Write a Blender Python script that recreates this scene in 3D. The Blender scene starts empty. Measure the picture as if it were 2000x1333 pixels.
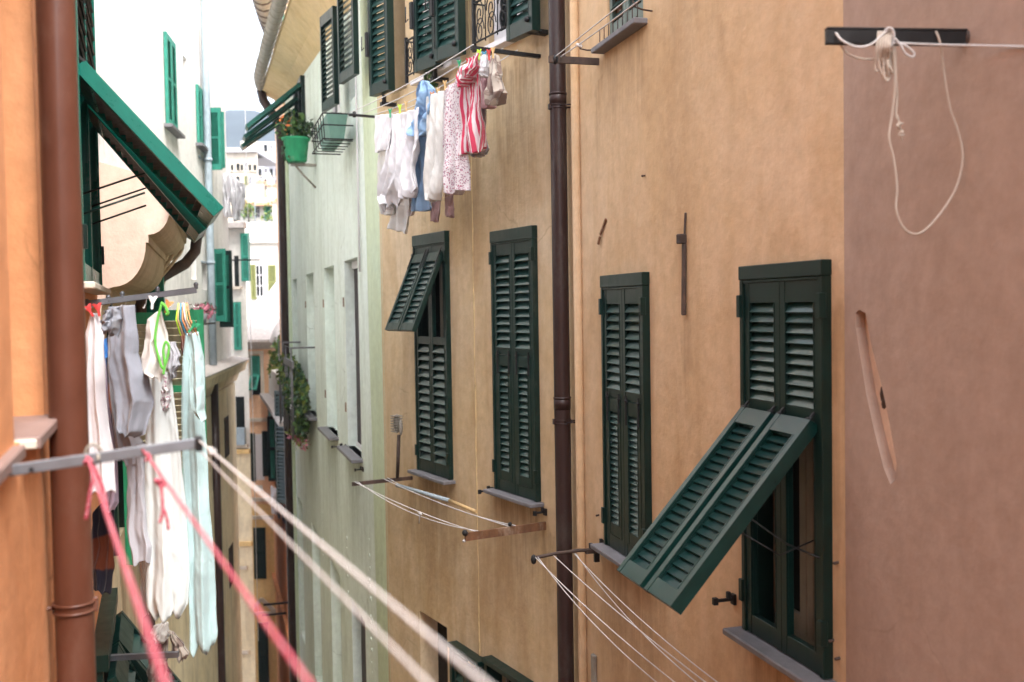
import bpy, bmesh, math, random
from mathutils import Vector, Matrix, Euler, noise
from mathutils.geometry import tessellate_polygon

SC = bpy.context.scene
COL = SC.collection
rnd = random.Random(7)
R = math.radians
PI = math.pi

# ------------------------------------------------------------------ camera
EYE = Vector((0.0, 0.0, 11.0))
FPX, PITCH, ROLL = 1944.0, 0.0345, 0.0159
_F = Vector((0, math.cos(PITCH), -math.sin(PITCH)))
_U0 = Vector((0, math.sin(PITCH), math.cos(PITCH)))
_R0 = Vector((1, 0, 0))
_Rt = _R0 * math.cos(ROLL) - _U0 * math.sin(ROLL)
_Up = _U0 * math.cos(ROLL) + _R0 * math.sin(ROLL)
cam_data = bpy.data.cameras.new('camera')
cam = bpy.data.objects.new('camera', cam_data)
COL.objects.link(cam)
cam.matrix_world = Matrix((
    (_Rt.x, _Up.x, -_F.x, EYE.x), (_Rt.y, _Up.y, -_F.y, EYE.y),
    (_Rt.z, _Up.z, -_F.z, EYE.z), (0, 0, 0, 1)))
cam_data.sensor_width = 36.0
cam_data.lens = 35.0
cam_data.clip_start = 0.05
cam_data.clip_end = 3000.0
cam_data.dof.use_dof = True
cam_data.dof.focus_distance = 7.0
cam_data.dof.aperture_fstop = 2.0
SC.camera = cam

# ------------------------------------------------------------------ light
world = bpy.data.worlds.new('World')
SC.world = world
world.use_nodes = True
wn, wl = world.node_tree.nodes, world.node_tree.links
wn.clear()
SUN_EL, SUN_ROT = R(58), R(148)
sky = wn.new('ShaderNodeTexSky')
sky.sky_type = 'NISHITA'
sky.sun_disc = False
sky.sun_elevation = SUN_EL
sky.sun_rotation = SUN_ROT
sky.air_density = 1.0
sky.dust_density = 4.0
sky.ozone_density = 1.0
hsv = wn.new('ShaderNodeHueSaturation')            # an overcast sky is nearly grey
hsv.inputs['Saturation'].default_value = 0.36
bg = wn.new('ShaderNodeBackground')
bg.inputs['Strength'].default_value = 0.15
wo = wn.new('ShaderNodeOutputWorld')
wl.new(sky.outputs[0], hsv.inputs['Color'])
wl.new(hsv.outputs[0], bg.inputs['Color'])
wl.new(bg.outputs[0], wo.inputs['Surface'])
sun_data = bpy.data.lights.new('sun', 'SUN')
sun_data.energy = 1.05
sun_data.angle = R(22)
sun_data.color = (1.0, 0.97, 0.93)
sun = bpy.data.objects.new('sun', sun_data)
COL.objects.link(sun)
_sd = Vector((math.sin(SUN_ROT) * math.cos(SUN_EL), math.cos(SUN_ROT) * math.cos(SUN_EL), math.sin(SUN_EL)))
sun.rotation_euler = (-_sd).to_track_quat('-Z', 'Y').to_euler()

SC.view_settings.view_transform = 'Standard'
SC.view_settings.look = 'None'
SC.view_settings.exposure = 2.24
SC.view_settings.gamma = 1.0
SC.render.engine = 'CYCLES'
SC.cycles.max_bounces = 8
SC.cycles.diffuse_bounces = 4
SC.cycles.glossy_bounces = 3
SC.cycles.use_denoising = True

# ------------------------------------------------------------------ helpers
def ray(px, py):
    return _F * FPX + _Rt * (px - 1000.0) - _Up * (py - 666.5)

class Fac:
    """A vertical plane: x runs along it, y points out of it, z is up."""
    def __init__(s, x, y, th):
        s.p = Vector((x, y, 0)); s.th = th
        s.d = Vector((math.cos(th), math.sin(th), 0))
        s.n = Vector((-math.sin(th), math.cos(th), 0))
    def w(s, a, o, z):
        return s.p + s.d * a + s.n * o + Vector((0, 0, z))
    def hit(s, px, py, o=0.0):
        r = ray(px, py)
        t = (o - (EYE - s.p).dot(s.n)) / r.dot(s.n)
        q = EYE + r * t
        return (q - s.p).dot(s.d), q.z
    def hit_s(s, px, py, a):
        r = ray(px, py)
        t = (a - (EYE - s.p).dot(s.d)) / r.dot(s.d)
        q = EYE + r * t
        return (q - s.p).dot(s.n), q.z
    def rect(s, TL, BL, TR, BR, o=0.0):
        h = [s.hit(*q, o) for q in (TL, BL, TR, BR)]
        a = (h[0][0] + h[1][0]) / 2; b = (h[2][0] + h[3][0]) / 2
        return min(a, b), max(a, b), (h[1][1] + h[3][1]) / 2, (h[0][1] + h[2][1]) / 2

def away(x, y, th):      # right-hand facades: x runs away from the viewer
    return Fac(x, y, PI / 2 - th)
def front(y, x=0.0, turn=0.0):     # a plane facing the viewer at distance y
    return Fac(x, y, PI + turn)

def tag(o, label=None, cat=None, group=None, kind=None):
    if label: o['label'] = label
    if cat: o['category'] = cat
    if group: o['group'] = group
    if kind: o['kind'] = kind
    return o

def empty(name, fac=None, loc=(0, 0, 0), rz=0.0):
    o = bpy.data.objects.new(name, None)
    o.empty_display_size = 0.1
    COL.objects.link(o)
    if fac:
        o.location = fac.p; o.rotation_euler = (0, 0, fac.th)
    else:
        o.location = loc; o.rotation_euler = (0, 0, rz)
    return o

def link(name, me, parent=None, loc=(0, 0, 0), rot=(0, 0, 0)):
    o = bpy.data.objects.new(name, me)
    COL.objects.link(o)
    if parent: o.parent = parent
    o.location = loc; o.rotation_euler = rot
    return o

class MB:
    def __init__(s): s.v = []; s.f = []; s.m = []; s.sm = []; s.uv = {}
    def face(s, idx, m=0, smooth=False):
        s.f.append(tuple(idx)); s.m.append(m); s.sm.append(smooth)
    def quad(s, a, b, c, d, m=0):
        n = len(s.v); s.v += [Vector(a), Vector(b), Vector(c), Vector(d)]; s.face((n, n+1, n+2, n+3), m)
    def box(s, x0, x1, y0, y1, z0, z1, m=0, M=None):
        n = len(s.v)
        P = [Vector((x, y, z)) for z in (z0, z1) for y in (y0, y1) for x in (x0, x1)]
        if M: P = [M @ p for p in P]
        s.v += P
        for q in ((0,2,3,1), (4,5,7,6), (0,1,5,4), (2,6,7,3), (0,4,6,2), (1,3,7,5)):
            s.face([n + i for i in q], m)
        return s
    def bar(s, a, b, w, h, up=(0, 0, 1), m=0):
        a, b = Vector(a), Vector(b); d = (b - a); L = d.length; d.normalize()
        x = d.cross(Vector(up))
        if x.length < 1e-4: x = d.cross(Vector((1, 0, 0)))
        x.normalize(); z = x.cross(d)
        M = Matrix((( x.x, d.x, z.x, a.x), (x.y, d.y, z.y, a.y), (x.z, d.z, z.z, a.z), (0, 0, 0, 1)))
        return s.box(-w/2, w/2, 0, L, -h/2, h/2, m, M)
    def tube(s, pts, r, n=8, m=0, caps=True, closed=False):
        pts = [Vector(p) for p in pts]; N = len(pts)
        rr = r if isinstance(r, (list, tuple)) else [r] * N
        base = len(s.v); up = None
        for i, p in enumerate(pts):
            t = (pts[min(i+1, N-1)] - pts[max(i-1, 0)])
            if closed: t = pts[(i+1) % N] - pts[i-1]
            t.normalize()
            if up is None:
                up = Vector((0, 0, 1)) if abs(t.z) < .9 else Vector((1, 0, 0))
            x = t.cross(up); x.normalize(); up = x.cross(t); up.normalize()
            for k in range(n):
                a = 2 * PI * k / n
                s.v.append(p + (x * math.cos(a) + up * math.sin(a)) * rr[i])
        for i in range(N - 1 + (1 if closed else 0)):
            for k in range(n):
                a = base + i * n + k; b = base + i * n + (k+1) % n
                c = base + ((i+1) % N) * n + (k+1) % n; d = base + ((i+1) % N) * n + k
                s.face((a, b, c, d), m, True)
        if caps and not closed:
            s.face([base + k for k in reversed(range(n))], m); s.face([base + (N-1)*n + k for k in range(n)], m)
        return s
    def ball(s, c, r, m=0, sq=(1, 1, 1), n=8):
        c = Vector(c); base = len(s.v); k2 = n // 2
        for i in range(1, k2):
            a = PI * i / k2
            for k in range(n):
                b = 2 * PI * k / n
                s.v.append(c + Vector((r*sq[0]*math.sin(a)*math.cos(b), r*sq[1]*math.sin(a)*math.sin(b), r*sq[2]*math.cos(a))))
        t = len(s.v); s.v += [c + Vector((0, 0, r*sq[2])), c - Vector((0, 0, r*sq[2]))]
        for i in range(k2 - 2):
            for k in range(n):
                s.face((base+i*n+k, base+(i+1)*n+k, base+(i+1)*n+(k+1)%n, base+i*n+(k+1)%n), m, True)
        for k in range(n):
            s.face((t, base+k, base+(k+1)%n), m, True)
            s.face((t+1, base+(k2-2)*n+(k+1)%n, base+(k2-2)*n+k), m, True)
        return s
    def prism(s, prof, x0, x1, m=0, smooth=False, caps=True):
        """profile of (y,z) extruded along x"""
        n = len(s.v); k = len(prof)
        for x in (x0, x1): s.v += [Vector((x, a, b)) for a, b in prof]
        for i in range(k):
            j = (i+1) % k
            s.face((n+i, n+j, n+k+j, n+k+i), m, smooth)
        if caps:
            s.face([n+i for i in reversed(range(k))], m); s.face([n+k+i for i in range(k)], m)
        return s
    def mesh(s, name, mats):
        me = bpy.data.meshes.new(name)
        me.from_pydata([tuple(v) for v in s.v], [], s.f)
        for m in (mats if isinstance(mats, (list, tuple)) else [mats]): me.materials.append(m)
        for i, p in enumerate(me.polygons):
            p.material_index = s.m[i]; p.use_smooth = s.sm[i]
        return me
    def build(s, name, mats, parent=None, loc=(0, 0, 0), rot=(0, 0, 0), bevel=0.0, kind=None):
        me = s.mesh(name, mats)
        if bevel:
            bm = bmesh.new(); bm.from_mesh(me)
            bmesh.ops.remove_doubles(bm, verts=bm.verts, dist=1e-5)
            es = [e for e in bm.edges if len(e.link_faces) == 2 and e.calc_face_angle(0) > 0.6]
            bmesh.ops.bevel(bm, geom=es, offset=bevel, segments=1, affect='EDGES', clamp_overlap=True)
            bm.to_mesh(me); bm.free()
        o = link(name, me, parent, loc, rot)
        if kind: o['kind'] = kind
        return o

# ------------------------------------------------------------------ materials
_mats = {}
def newmat(name):
    m = bpy.data.materials.new(name); m.use_nodes = True
    nt = m.node_tree; nt.nodes.clear()
    out = nt.nodes.new('ShaderNodeOutputMaterial'); b = nt.nodes.new('ShaderNodeBsdfPrincipled')
    nt.links.new(b.outputs[0], out.inputs['Surface'])
    return m, nt, b, out
def nd(nt, typ, **kw):
    n = nt.nodes.new(typ)
    for k, v in kw.items():
        if k in n.inputs.keys(): n.inputs[k].default_value = v
        else: setattr(n, k, v)
    return n
def coords(nt, scale=(1, 1, 1), which='Object'):
    tc = nt.nodes.new('ShaderNodeTexCoord'); mp = nt.nodes.new('ShaderNodeMapping')
    mp.inputs['Scale'].default_value = scale
    nt.links.new(tc.outputs[which], mp.inputs['Vector'])
    return mp.outputs[0]
def ramp(nt, src, stops):
    r = nt.nodes.new('ShaderNodeValToRGB')
    while len(r.color_ramp.elements) < len(stops): r.color_ramp.elements.new(0.5)
    for e, (p, c) in zip(r.color_ramp.elements, stops):
        e.position = p; e.color = (*c, 1) if len(c) == 3 else c
    nt.links.new(src, r.inputs['Fac'])
    return r.outputs[0]
def mixc(nt, a, b, fac, mode='MIX'):
    m = nt.nodes.new('ShaderNodeMix'); m.data_type = 'RGBA'; m.blend_type = mode
    for sock, v in ((m.inputs['Factor'], fac), (m.inputs['A'], a), (m.inputs['B'], b)):
        if isinstance(v, bpy.types.NodeSocket): nt.links.new(v, sock)
        elif isinstance(v, (tuple, list)): sock.default_value = (*v, 1) if len(v) == 3 else v
        else: sock.default_value = v
    return m.outputs['Result']
def bump(nt, src, b, strength=0.3, dist=0.01, prev=None):
    n = nt.nodes.new('ShaderNodeBump'); n.inputs['Strength'].default_value = strength
    n.inputs['Distance'].default_value = dist
    nt.links.new(src, n.inputs['Height'])
    if prev: nt.links.new(prev, n.inputs['Normal'])
    nt.links.new(n.outputs[0], b.inputs['Normal'])
    return n.outputs[0]

def plaster(name, base, alt, stain=None, grain=1.0, streak=0.35, stain_amt=0.4, bstr=0.35, runs=(), crack=0.0):
    """lime plaster: washed-out patches, rain streaks, trowel relief and grit"""
    m, nt, b, out = newmat(name)
    c = coords(nt)
    n1 = nd(nt, 'ShaderNodeTexNoise', Scale=0.75, Detail=8.0, Roughness=0.66, Distortion=0.4); nt.links.new(c, n1.inputs['Vector'])
    cs = coords(nt, (2.2, 2.2, 0.45))
    n2 = nd(nt, 'ShaderNodeTexNoise', Scale=1.5, Detail=2.5, Roughness=0.5, Distortion=0.8); nt.links.new(cs, n2.inputs['Vector'])
    n3 = nd(nt, 'ShaderNodeTexNoise', Scale=9.0, Detail=8.0, Roughness=0.7); nt.links.new(c, n3.inputs['Vector'])
    col = mixc(nt, base, alt, ramp(nt, n1.outputs[0], [(0.36, (0, 0, 0)), (0.66, (1, 1, 1))]))
    f = ramp(nt, n2.outputs[0], [(0.46, (0, 0, 0)), (0.74, (streak,) * 3)])
    st = stain or tuple(x * 0.55 for x in base)
    col = mixc(nt, col, st, f)
    n4 = nd(nt, 'ShaderNodeTexNoise', Scale=0.45, Detail=9.0, Roughness=0.72)
    c4 = coords(nt, (1.6, 1.6, 0.7)); nt.links.new(c4, n4.inputs['Vector'])
    f4 = ramp(nt, n4.outputs[0], [(0.5, (0, 0, 0)), (0.68, (stain_amt,) * 3)])
    col = mixc(nt, col, tuple(x * 0.8 for x in st), f4)
    if runs:                                   # dirty water runs below sills and irons, and other darker patches: (x0, x1, top, length, strength)
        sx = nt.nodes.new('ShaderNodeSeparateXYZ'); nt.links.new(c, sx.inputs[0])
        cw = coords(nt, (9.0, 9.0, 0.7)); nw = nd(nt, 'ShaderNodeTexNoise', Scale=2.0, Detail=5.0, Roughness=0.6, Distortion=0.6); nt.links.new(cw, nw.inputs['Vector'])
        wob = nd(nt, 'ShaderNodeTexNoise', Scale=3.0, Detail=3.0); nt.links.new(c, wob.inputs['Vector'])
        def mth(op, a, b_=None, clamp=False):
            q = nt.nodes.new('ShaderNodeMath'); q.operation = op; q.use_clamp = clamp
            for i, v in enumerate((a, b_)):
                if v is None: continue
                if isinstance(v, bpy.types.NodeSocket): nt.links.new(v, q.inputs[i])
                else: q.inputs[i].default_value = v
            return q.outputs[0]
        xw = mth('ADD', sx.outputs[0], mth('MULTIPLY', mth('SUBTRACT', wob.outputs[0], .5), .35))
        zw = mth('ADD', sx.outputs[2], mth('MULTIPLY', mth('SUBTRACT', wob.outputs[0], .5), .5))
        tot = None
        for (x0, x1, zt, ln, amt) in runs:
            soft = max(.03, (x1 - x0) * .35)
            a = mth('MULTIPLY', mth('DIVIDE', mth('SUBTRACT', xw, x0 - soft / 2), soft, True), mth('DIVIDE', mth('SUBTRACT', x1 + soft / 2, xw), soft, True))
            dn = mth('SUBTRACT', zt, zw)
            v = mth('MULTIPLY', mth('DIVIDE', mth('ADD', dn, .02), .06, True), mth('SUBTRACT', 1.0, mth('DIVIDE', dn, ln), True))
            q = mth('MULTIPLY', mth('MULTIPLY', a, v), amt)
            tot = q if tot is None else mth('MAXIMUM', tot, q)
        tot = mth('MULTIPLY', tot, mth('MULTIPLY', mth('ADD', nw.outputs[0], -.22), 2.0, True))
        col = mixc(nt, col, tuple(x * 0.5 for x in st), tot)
    if crack:
        vc = nd(nt, 'ShaderNodeTexVoronoi', Scale=0.55, feature='DISTANCE_TO_EDGE')
        dc = nd(nt, 'ShaderNodeTexNoise', Scale=3.0, Detail=6.0); nt.links.new(c, dc.inputs['Vector'])
        nt.links.new(mixc(nt, c, dc.outputs['Color'], 0.16), vc.inputs['Vector'])
        cm = ramp(nt, vc.outputs['Distance'], [(0.0, (1, 1, 1)), (0.0016, (0, 0, 0))])
        mk = ramp(nt, n1.outputs[0], [(0.50, (0, 0, 0)), (0.60, (crack,) * 3)])
        col = mixc(nt, col, tuple(x * 0.4 for x in st), mixc(nt, cm, mk, 1.0, 'MULTIPLY'))
    f3 = ramp(nt, n3.outputs[0], [(0.3, (0.86,) * 3), (0.7, (1.06,) * 3)])
    col = mixc(nt, col, f3, 1.0, 'MULTIPLY')
    nt.links.new(col, b.inputs['Base Color'])
    b.inputs['Roughness'].default_value = 0.92
    b.inputs['Specular IOR Level'].default_value = 0.2
    g = nd(nt, 'ShaderNodeTexNoise', Scale=170.0 / grain, Detail=3.0); nt.links.new(c, g.inputs['Vector'])
    g2 = nd(nt, 'ShaderNodeTexNoise', Scale=6.0, Detail=5.0, Roughness=0.6); nt.links.new(c, g2.inputs['Vector'])
    p = bump(nt, g2.outputs[0], b, bstr, 0.03)
    bump(nt, g.outputs[0], b, bstr * 0.8, 0.003, p)
    return m

def paint(name, col, rough=0.35, var=0.25, metal=0.0, dirt=None, bs=0.05, coat=0.0, sc=14.0):
    m, nt, b, out = newmat(name)
    c = coords(nt, (1, 1, 0.5))
    n1 = nd(nt, 'ShaderNodeTexNoise', Scale=sc, Detail=6.0, Roughness=0.65); nt.links.new(c, n1.inputs['Vector'])
    lo = tuple(x * (1 - var) for x in col); hi = tuple(min(1, x * (1 + var)) for x in col)
    cc = ramp(nt, n1.outputs[0], [(0.3, lo), (0.7, hi)])
    if dirt:
        n2 = nd(nt, 'ShaderNodeTexNoise', Scale=sc * 0.35, Detail=9.0, Roughness=0.75); nt.links.new(c, n2.inputs['Vector'])
        cc = mixc(nt, cc, dirt, ramp(nt, n2.outputs[0], [(0.52, (0, 0, 0)), (0.66, (0.8,) * 3)]))
    nt.links.new(cc, b.inputs['Base Color'])
    rr = ramp(nt, n1.outputs[0], [(0.2, (rough * 0.75,) * 3), (0.8, (min(1, rough * 1.4),) * 3)])
    nt.links.new(rr, b.inputs['Roughness'])
    b.inputs['Metallic'].default_value = metal
    b.inputs['Coat Weight'].default_value = coat
    if not metal: b.inputs['Specular IOR Level'].default_value = 0.32
    bump(nt, n1.outputs[0], b, bs, 0.01)
    return m

def glass(name, tint=(0.01, 0.012, 0.012), rough=0.04):
    m, nt, b, out = newmat(name)
    c = coords(nt)
    n1 = nd(nt, 'ShaderNodeTexNoise', Scale=1.5, Detail=2.0); nt.links.new(c, n1.inputs['Vector'])
    nt.links.new(ramp(nt, n1.outputs[0], [(0.3, tint), (0.8, tuple(t * 2.2 for t in tint))]), b.inputs['Base Color'])
    b.inputs['Roughness'].default_value = rough
    b.inputs['Specular IOR Level'].default_value = 0.22; b.inputs['IOR'].default_value = 1.2
    bump(nt, n1.outputs[0], b, 0.03, 0.02)
    return m

def fabric(name, col, kind='plain', col2=(0.5, 0.1, 0.12), scale=1.0, weave=260.0, trans=0.25, grey=0.12):
    m, nt, b, out = newmat(name)
    uv = coords(nt, (1, 1, 1), 'UV')
    c = coords(nt)
    w = nd(nt, 'ShaderNodeTexNoise', Scale=weave, Detail=2.0); nt.links.new(uv, w.inputs['Vector'])
    n1 = nd(nt, 'ShaderNodeTexNoise', Scale=7.0, Detail=4.0); nt.links.new(uv, n1.inputs['Vector'])
    cc = mixc(nt, tuple(x * (1 - grey) for x in col), col, ramp(nt, n1.outputs[0], [(0.35, (0, 0, 0)), (0.65, (1, 1, 1))]))
    if kind == 'stripe' or kind == 'hstripe':
        sx = nt.nodes.new('ShaderNodeSeparateXYZ'); nt.links.new(uv, sx.inputs[0])
        mm = nd(nt, 'ShaderNodeMath', operation='MULTIPLY'); nt.links.new(sx.outputs[0 if kind == 'stripe' else 1], mm.inputs[0]); mm.inputs[1].default_value = scale
        fr = nd(nt, 'ShaderNodeMath', operation='FRACT'); nt.links.new(mm.outputs[0], fr.inputs[0])
        cc = mixc(nt, cc, col2, ramp(nt, fr.outputs[0], [(0.42, (0, 0, 0)), (0.46, (1, 1, 1)), (0.94, (1, 1, 1)), (1.0, (0, 0, 0))]))
    if kind == 'speckle':
        v = nd(nt, 'ShaderNodeTexVoronoi', Scale=scale); nt.links.new(uv, v.inputs['Vector'])
        n3 = nd(nt, 'ShaderNodeTexNoise', Scale=scale * 0.8, Detail=2.0); nt.links.new(uv, n3.inputs['Vector'])
        pal = ramp(nt, n3.outputs[0], [(0.35, col2), (0.55, (0.25, 0.12, 0.2)), (0.7, (0.5, 0.25, 0.28))])
        cc = mixc(nt, cc, pal, ramp(nt, v.outputs['Distance'], [(0.3, (0.95,) * 3), (0.46, (0, 0, 0))]))
    if kind == 'patch':
        v = nd(nt, 'ShaderNodeTexVoronoi', Scale=scale); nt.links.new(uv, v.inputs['Vector'])
        n3 = nd(nt, 'ShaderNodeTexNoise', Scale=scale, Detail=4.0); nt.links.new(uv, n3.inputs['Vector'])
        cc = mixc(nt, cc, col2, ramp(nt, n3.outputs[0], [(0.47, (0, 0, 0)), (0.52, (0.9,) * 3)]))
    nt.links.new(cc, b.inputs['Base Color'])
    b.inputs['Roughness'].default_value = 0.95
    b.inputs['Sheen Weight'].default_value = 0.25
    b.inputs['Specular IOR Level'].default_value = 0.15
    p = bump(nt, n1.outputs[0], b, 0.25, 0.03)
    bump(nt, w.outputs[0], b, 0.35, 0.003, p)
    if trans:
        t = nt.nodes.new('ShaderNodeBsdfTranslucent'); nt.links.new(cc, t.inputs['Color'])
        mx = nt.nodes.new('ShaderNodeMixShader'); mx.inputs[0].default_value = trans
        nt.links.new(b.outputs[0], mx.inputs[1]); nt.links.new(t.outputs[0], mx.inputs[2])
        nt.links.new(mx.outputs[0], out.inputs['Surface'])
    return m

def flat(name, col, rough=0.8, em=0):
    return paint(name, col, rough, 0.12)

M = {}
M['peach'] = plaster('peach_plaster', (0.61, 0.415, 0.235), (0.67, 0.49, 0.32), (0.45, 0.28, 0.14), 1.0, 0.45, 0.5, 0.35,
    ((.0, .98, 9.2, 1.4, .9), (2.1, 3.2, 9.17, 1.2, .8), (2.15, 3.1, 12.86, .9, .6), (1.60, 1.70, 10.95, .8, .6), (3.05, 3.2, 12.8, 1.0, .7), (3.12, 3.22, 9.08, .9, .6), (1.2, 1.9, 13.5, 1.6, .5), (-.1, .12, 11.0, 4.5, .6)), 0.0)
M['pink'] = plaster('pink_plaster', (0.41, 0.30, 0.235), (0.455, 0.345, 0.285), (0.30, 0.20, 0.15), 1.4, 0.15, 0.3, 0.25,
    ((-1.9, -1.3, 12.3, 1.0, .45),), 0.2)
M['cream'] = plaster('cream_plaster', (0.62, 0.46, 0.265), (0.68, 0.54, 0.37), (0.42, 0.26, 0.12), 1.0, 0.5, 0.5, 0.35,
    ((2.2, 3.2, 9.17, 1.3, .8), (.4, 1.4, 9.24, 1.3, .9), (.3, .6, 9.06, 1.0, .9), (.45, 1.4, 13.2, 1.9, .85), (1.5, 2.4, 12.6, 1.3, .7), (2.5, 3.5, 12.4, .9, .6), (.1, .5, 13.3, 2.2, .5), (3.3, 3.45, 9.0, .8, .8)), 0.3)  # the entries above the windows are broad brown patches around the washing
M['green'] = plaster('mint_plaster', (0.76, 0.85, 0.78), (0.80, 0.88, 0.83), (0.42, 0.48, 0.38), 1.0, 0.35, 0.35, 0.3,
    ((1.8, 3.4, 8.9, 1.8, .8), (4.3, 6.0, 8.9, 2.0, .7), (7.4, 9.2, 8.9, 2.0, .9), (3.0, 5.4, 13.9, 1.2, .5)), 0.6)
M['band'] = plaster('corner_shading_and_conduit', (0.62, 0.70, 0.50), (0.62, 0.72, 0.54), (0.36, 0.42, 0.24), 1.0, 0.3, 0.2)
M['orange'] = plaster('orange_plaster', (0.72, 0.315, 0.135), (0.76, 0.365, 0.18), (0.55, 0.22, 0.08), 1.2, 0.3, 0.35, 0.35,
    ((3.6, 4.5, 10.6, .9, .5),), 0.5)
M['white'] = plaster('white_plaster', (0.80, 0.77, 0.73), (0.85, 0.83, 0.79), (0.45, 0.42, 0.40), 1.0, 0.22, 0.7, 0.25, (), 0.3)
M['cream2'] = plaster('old_cream_plaster', (0.82, 0.68, 0.45), (0.84, 0.72, 0.52), (0.42, 0.33, 0.22), 1.0, 0.6, 0.5)
M['soffit'] = plaster('ochre_soffit', (0.66, 0.50, 0.27), (0.70, 0.55, 0.33), (0.4, 0.25, 0.1), 1.0, 0.3, 0.3)
M['vault'] = plaster('cream_cornice', (0.60, 0.51, 0.35), (0.66, 0.56, 0.4), (0.36, 0.26, 0.14), 1.0, 0.3, 0.4)
M['vpink'] = plaster('pale_pink_plaster', (0.56, 0.45, 0.37), (0.60, 0.49, 0.41), (0.4, 0.3, 0.24), 1.0, 0.3, 0.3)
M['far1'] = plaster('far_cream', (0.62, 0.54, 0.44), (0.66, 0.58, 0.49), None, 1.0, 0.3, 0.2)
M['far2'] = plaster('far_peach', (0.82, 0.50, 0.30), (0.84, 0.55, 0.36), None, 1.0, 0.3, 0.3)
M['far3'] = plaster('far_ochre', (0.78, 0.52, 0.22), (0.8, 0.56, 0.27), None, 1.0, 0.4, 0.4)
M['far4'] = plaster('far_orange', (0.84, 0.38, 0.17), (0.84, 0.40, 0.20), None, 1.0, 0.4, 0.3)
M['far5'] = plaster('far_white', (0.70, 0.67, 0.62), (0.72, 0.68, 0.62), None, 1.0, 0.2, 0.2)
M['far6'] = plaster('far_lilac', (0.52, 0.51, 0.56), (0.56, 0.55, 0.58), None, 1.0, 0.2, 0.2)
M['shut'] = paint('dark_green_enamel', (0.002, 0.016, 0.013), 0.34, 0.25, 0, None, 0.04, 0.04)
M['slat'] = paint('green_slat_enamel', (0.012, 0.045, 0.040), 0.3, 0.2, 0, None, 0.0, 0.3)
M['gouge'] = plaster('pale_inner_plaster', (0.72, 0.56, 0.42), (0.76, 0.6, 0.47), (0.4, 0.25, 0.18))
M['slatshade'] = paint('shaded_slat_enamel', (0.003, 0.024, 0.022), 0.3, 0.2, 0, None, 0.0, 0.15)  # slat enamel with the shade of swung-out leaves put into its colour
M['shutworn'] = paint('worn_green_enamel', (0.003, 0.020, 0.016), 0.4, 0.35, 0, (0.025, 0.04, 0.033), 0.12, 0.05, 20.0)
M['shut2'] = paint('olive_weathered_enamel', (0.05, 0.075, 0.05), 0.3, 0.4, 0, (0.13, 0.12, 0.08), 0.06, 0.3)
M['teal'] = paint('bright_green_enamel', (0.0, 0.11, 0.08), 0.28, 0.15, 0, None, 0.04)
M['teal_shade'] = paint('shaded_underside_enamel', (0.035, 0.022, 0.018), 0.6, 0.3)  # shade under the open leaves put into the slat colour
M['grass'] = paint('leaf_green_shutter', (0.02, 0.20, 0.09), 0.5, 0.3)
M['beige_slat'] = paint('weathered_beige_slat', (0.42, 0.38, 0.26), 0.6, 0.3, 0, (0.1, 0.16, 0.09))
M['faded'] = paint('faded_green_enamel', (0.03, 0.22, 0.16), 0.55, 0.25)
M['black'] = paint('black_iron', (0.012, 0.012, 0.013), 0.5, 0.4, 0.0)
M['rust'] = paint('rusty_iron', (0.16, 0.075, 0.035), 0.75, 0.5, 0.2, (0.42, 0.33, 0.25), 0.3)
M['rustdark'] = paint('dark_rusty_iron', (0.06, 0.04, 0.032), 0.75, 0.5, 0.1, (0.14, 0.08, 0.05), 0.3)
M['brownpipe'] = paint('dark_brown_pipe', (0.030, 0.014, 0.012), 0.42, 0.2, 0, (0.055, 0.042, 0.036), 0.05, 0.1)
M['rustpipe'] = paint('red_brown_pipe', (0.10, 0.034, 0.019), 0.40, 0.15, 0, (0.13, 0.06, 0.04), 0.05, 0.15, 9.0)
M['zinc'] = paint('old_zinc_gutter', (0.30, 0.28, 0.24), 0.6, 0.25, 0.3, (0.2, 0.16, 0.12), 0.15)
M['alu'] = paint('grey_aluminium', (0.20, 0.215, 0.24), 0.42, 0.15, 0.6)
M['greypipe'] = paint('grey_paint_pipe', (0.30, 0.36, 0.40), 0.5, 0.2)
M['slate'] = paint('grey_slate', (0.16, 0.155, 0.165), 0.55, 0.25, 0, None, 0.15)
M['slate_warm'] = paint('brown_slate', (0.25, 0.17, 0.15), 0.5, 0.15, 0, None, 0.1)
M['marble'] = paint('worn_marble', (0.62, 0.57, 0.48), 0.6, 0.2)
M['rope'] = fabric('white_rope', (0.58, 0.56, 0.55), 'plain', weave=60, trans=0)
M['oldrope'] = fabric('grey_rope', (0.50, 0.43, 0.36), 'plain', weave=60, trans=0)
M['pinkrope'] = None
M['wood'] = paint('varnished_wood', (0.5, 0.34, 0.16), 0.5, 0.25)
M['winwhite'] = paint('white_window_paint', (0.72, 0.70, 0.72), 0.4, 0.08)
M['winolive'] = paint('olive_brown_frame', (0.17, 0.14, 0.10), 0.35, 0.2, 0, None, 0.04, 0.2)
M['glass'] = glass('window_glass')
M['room'] = paint('dark_room', (0.015, 0.012, 0.010), 0.9, 0.3)
M['curtain'] = fabric('grey_curtain', (0.1, 0.1, 0.11), weave=200, trans=0)
M['blind'] = paint('dark_blind', (0.045, 0.035, 0.04), 0.6, 0.15)
M['terracotta'] = paint('terracotta_tiles', (0.55, 0.32, 0.2), 0.8, 0.35, 0, (0.6, 0.5, 0.42))
M['greytile'] = paint('grey_roof_slate', (0.42, 0.38, 0.36), 0.8, 0.25)
M['leaf'] = paint('plant_leaf', (0.07, 0.14, 0.035), 0.5, 0.5)
M['leafdark'] = paint('dark_plant_leaf', (0.03, 0.07, 0.03), 0.4, 0.5)
M['leafgold'] = paint('yellow_green_leaf', (0.16, 0.19, 0.04), 0.5, 0.4)
M['flower'] = paint('orange_flower', (0.75, 0.2, 0.05), 0.6, 0.3)
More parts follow.
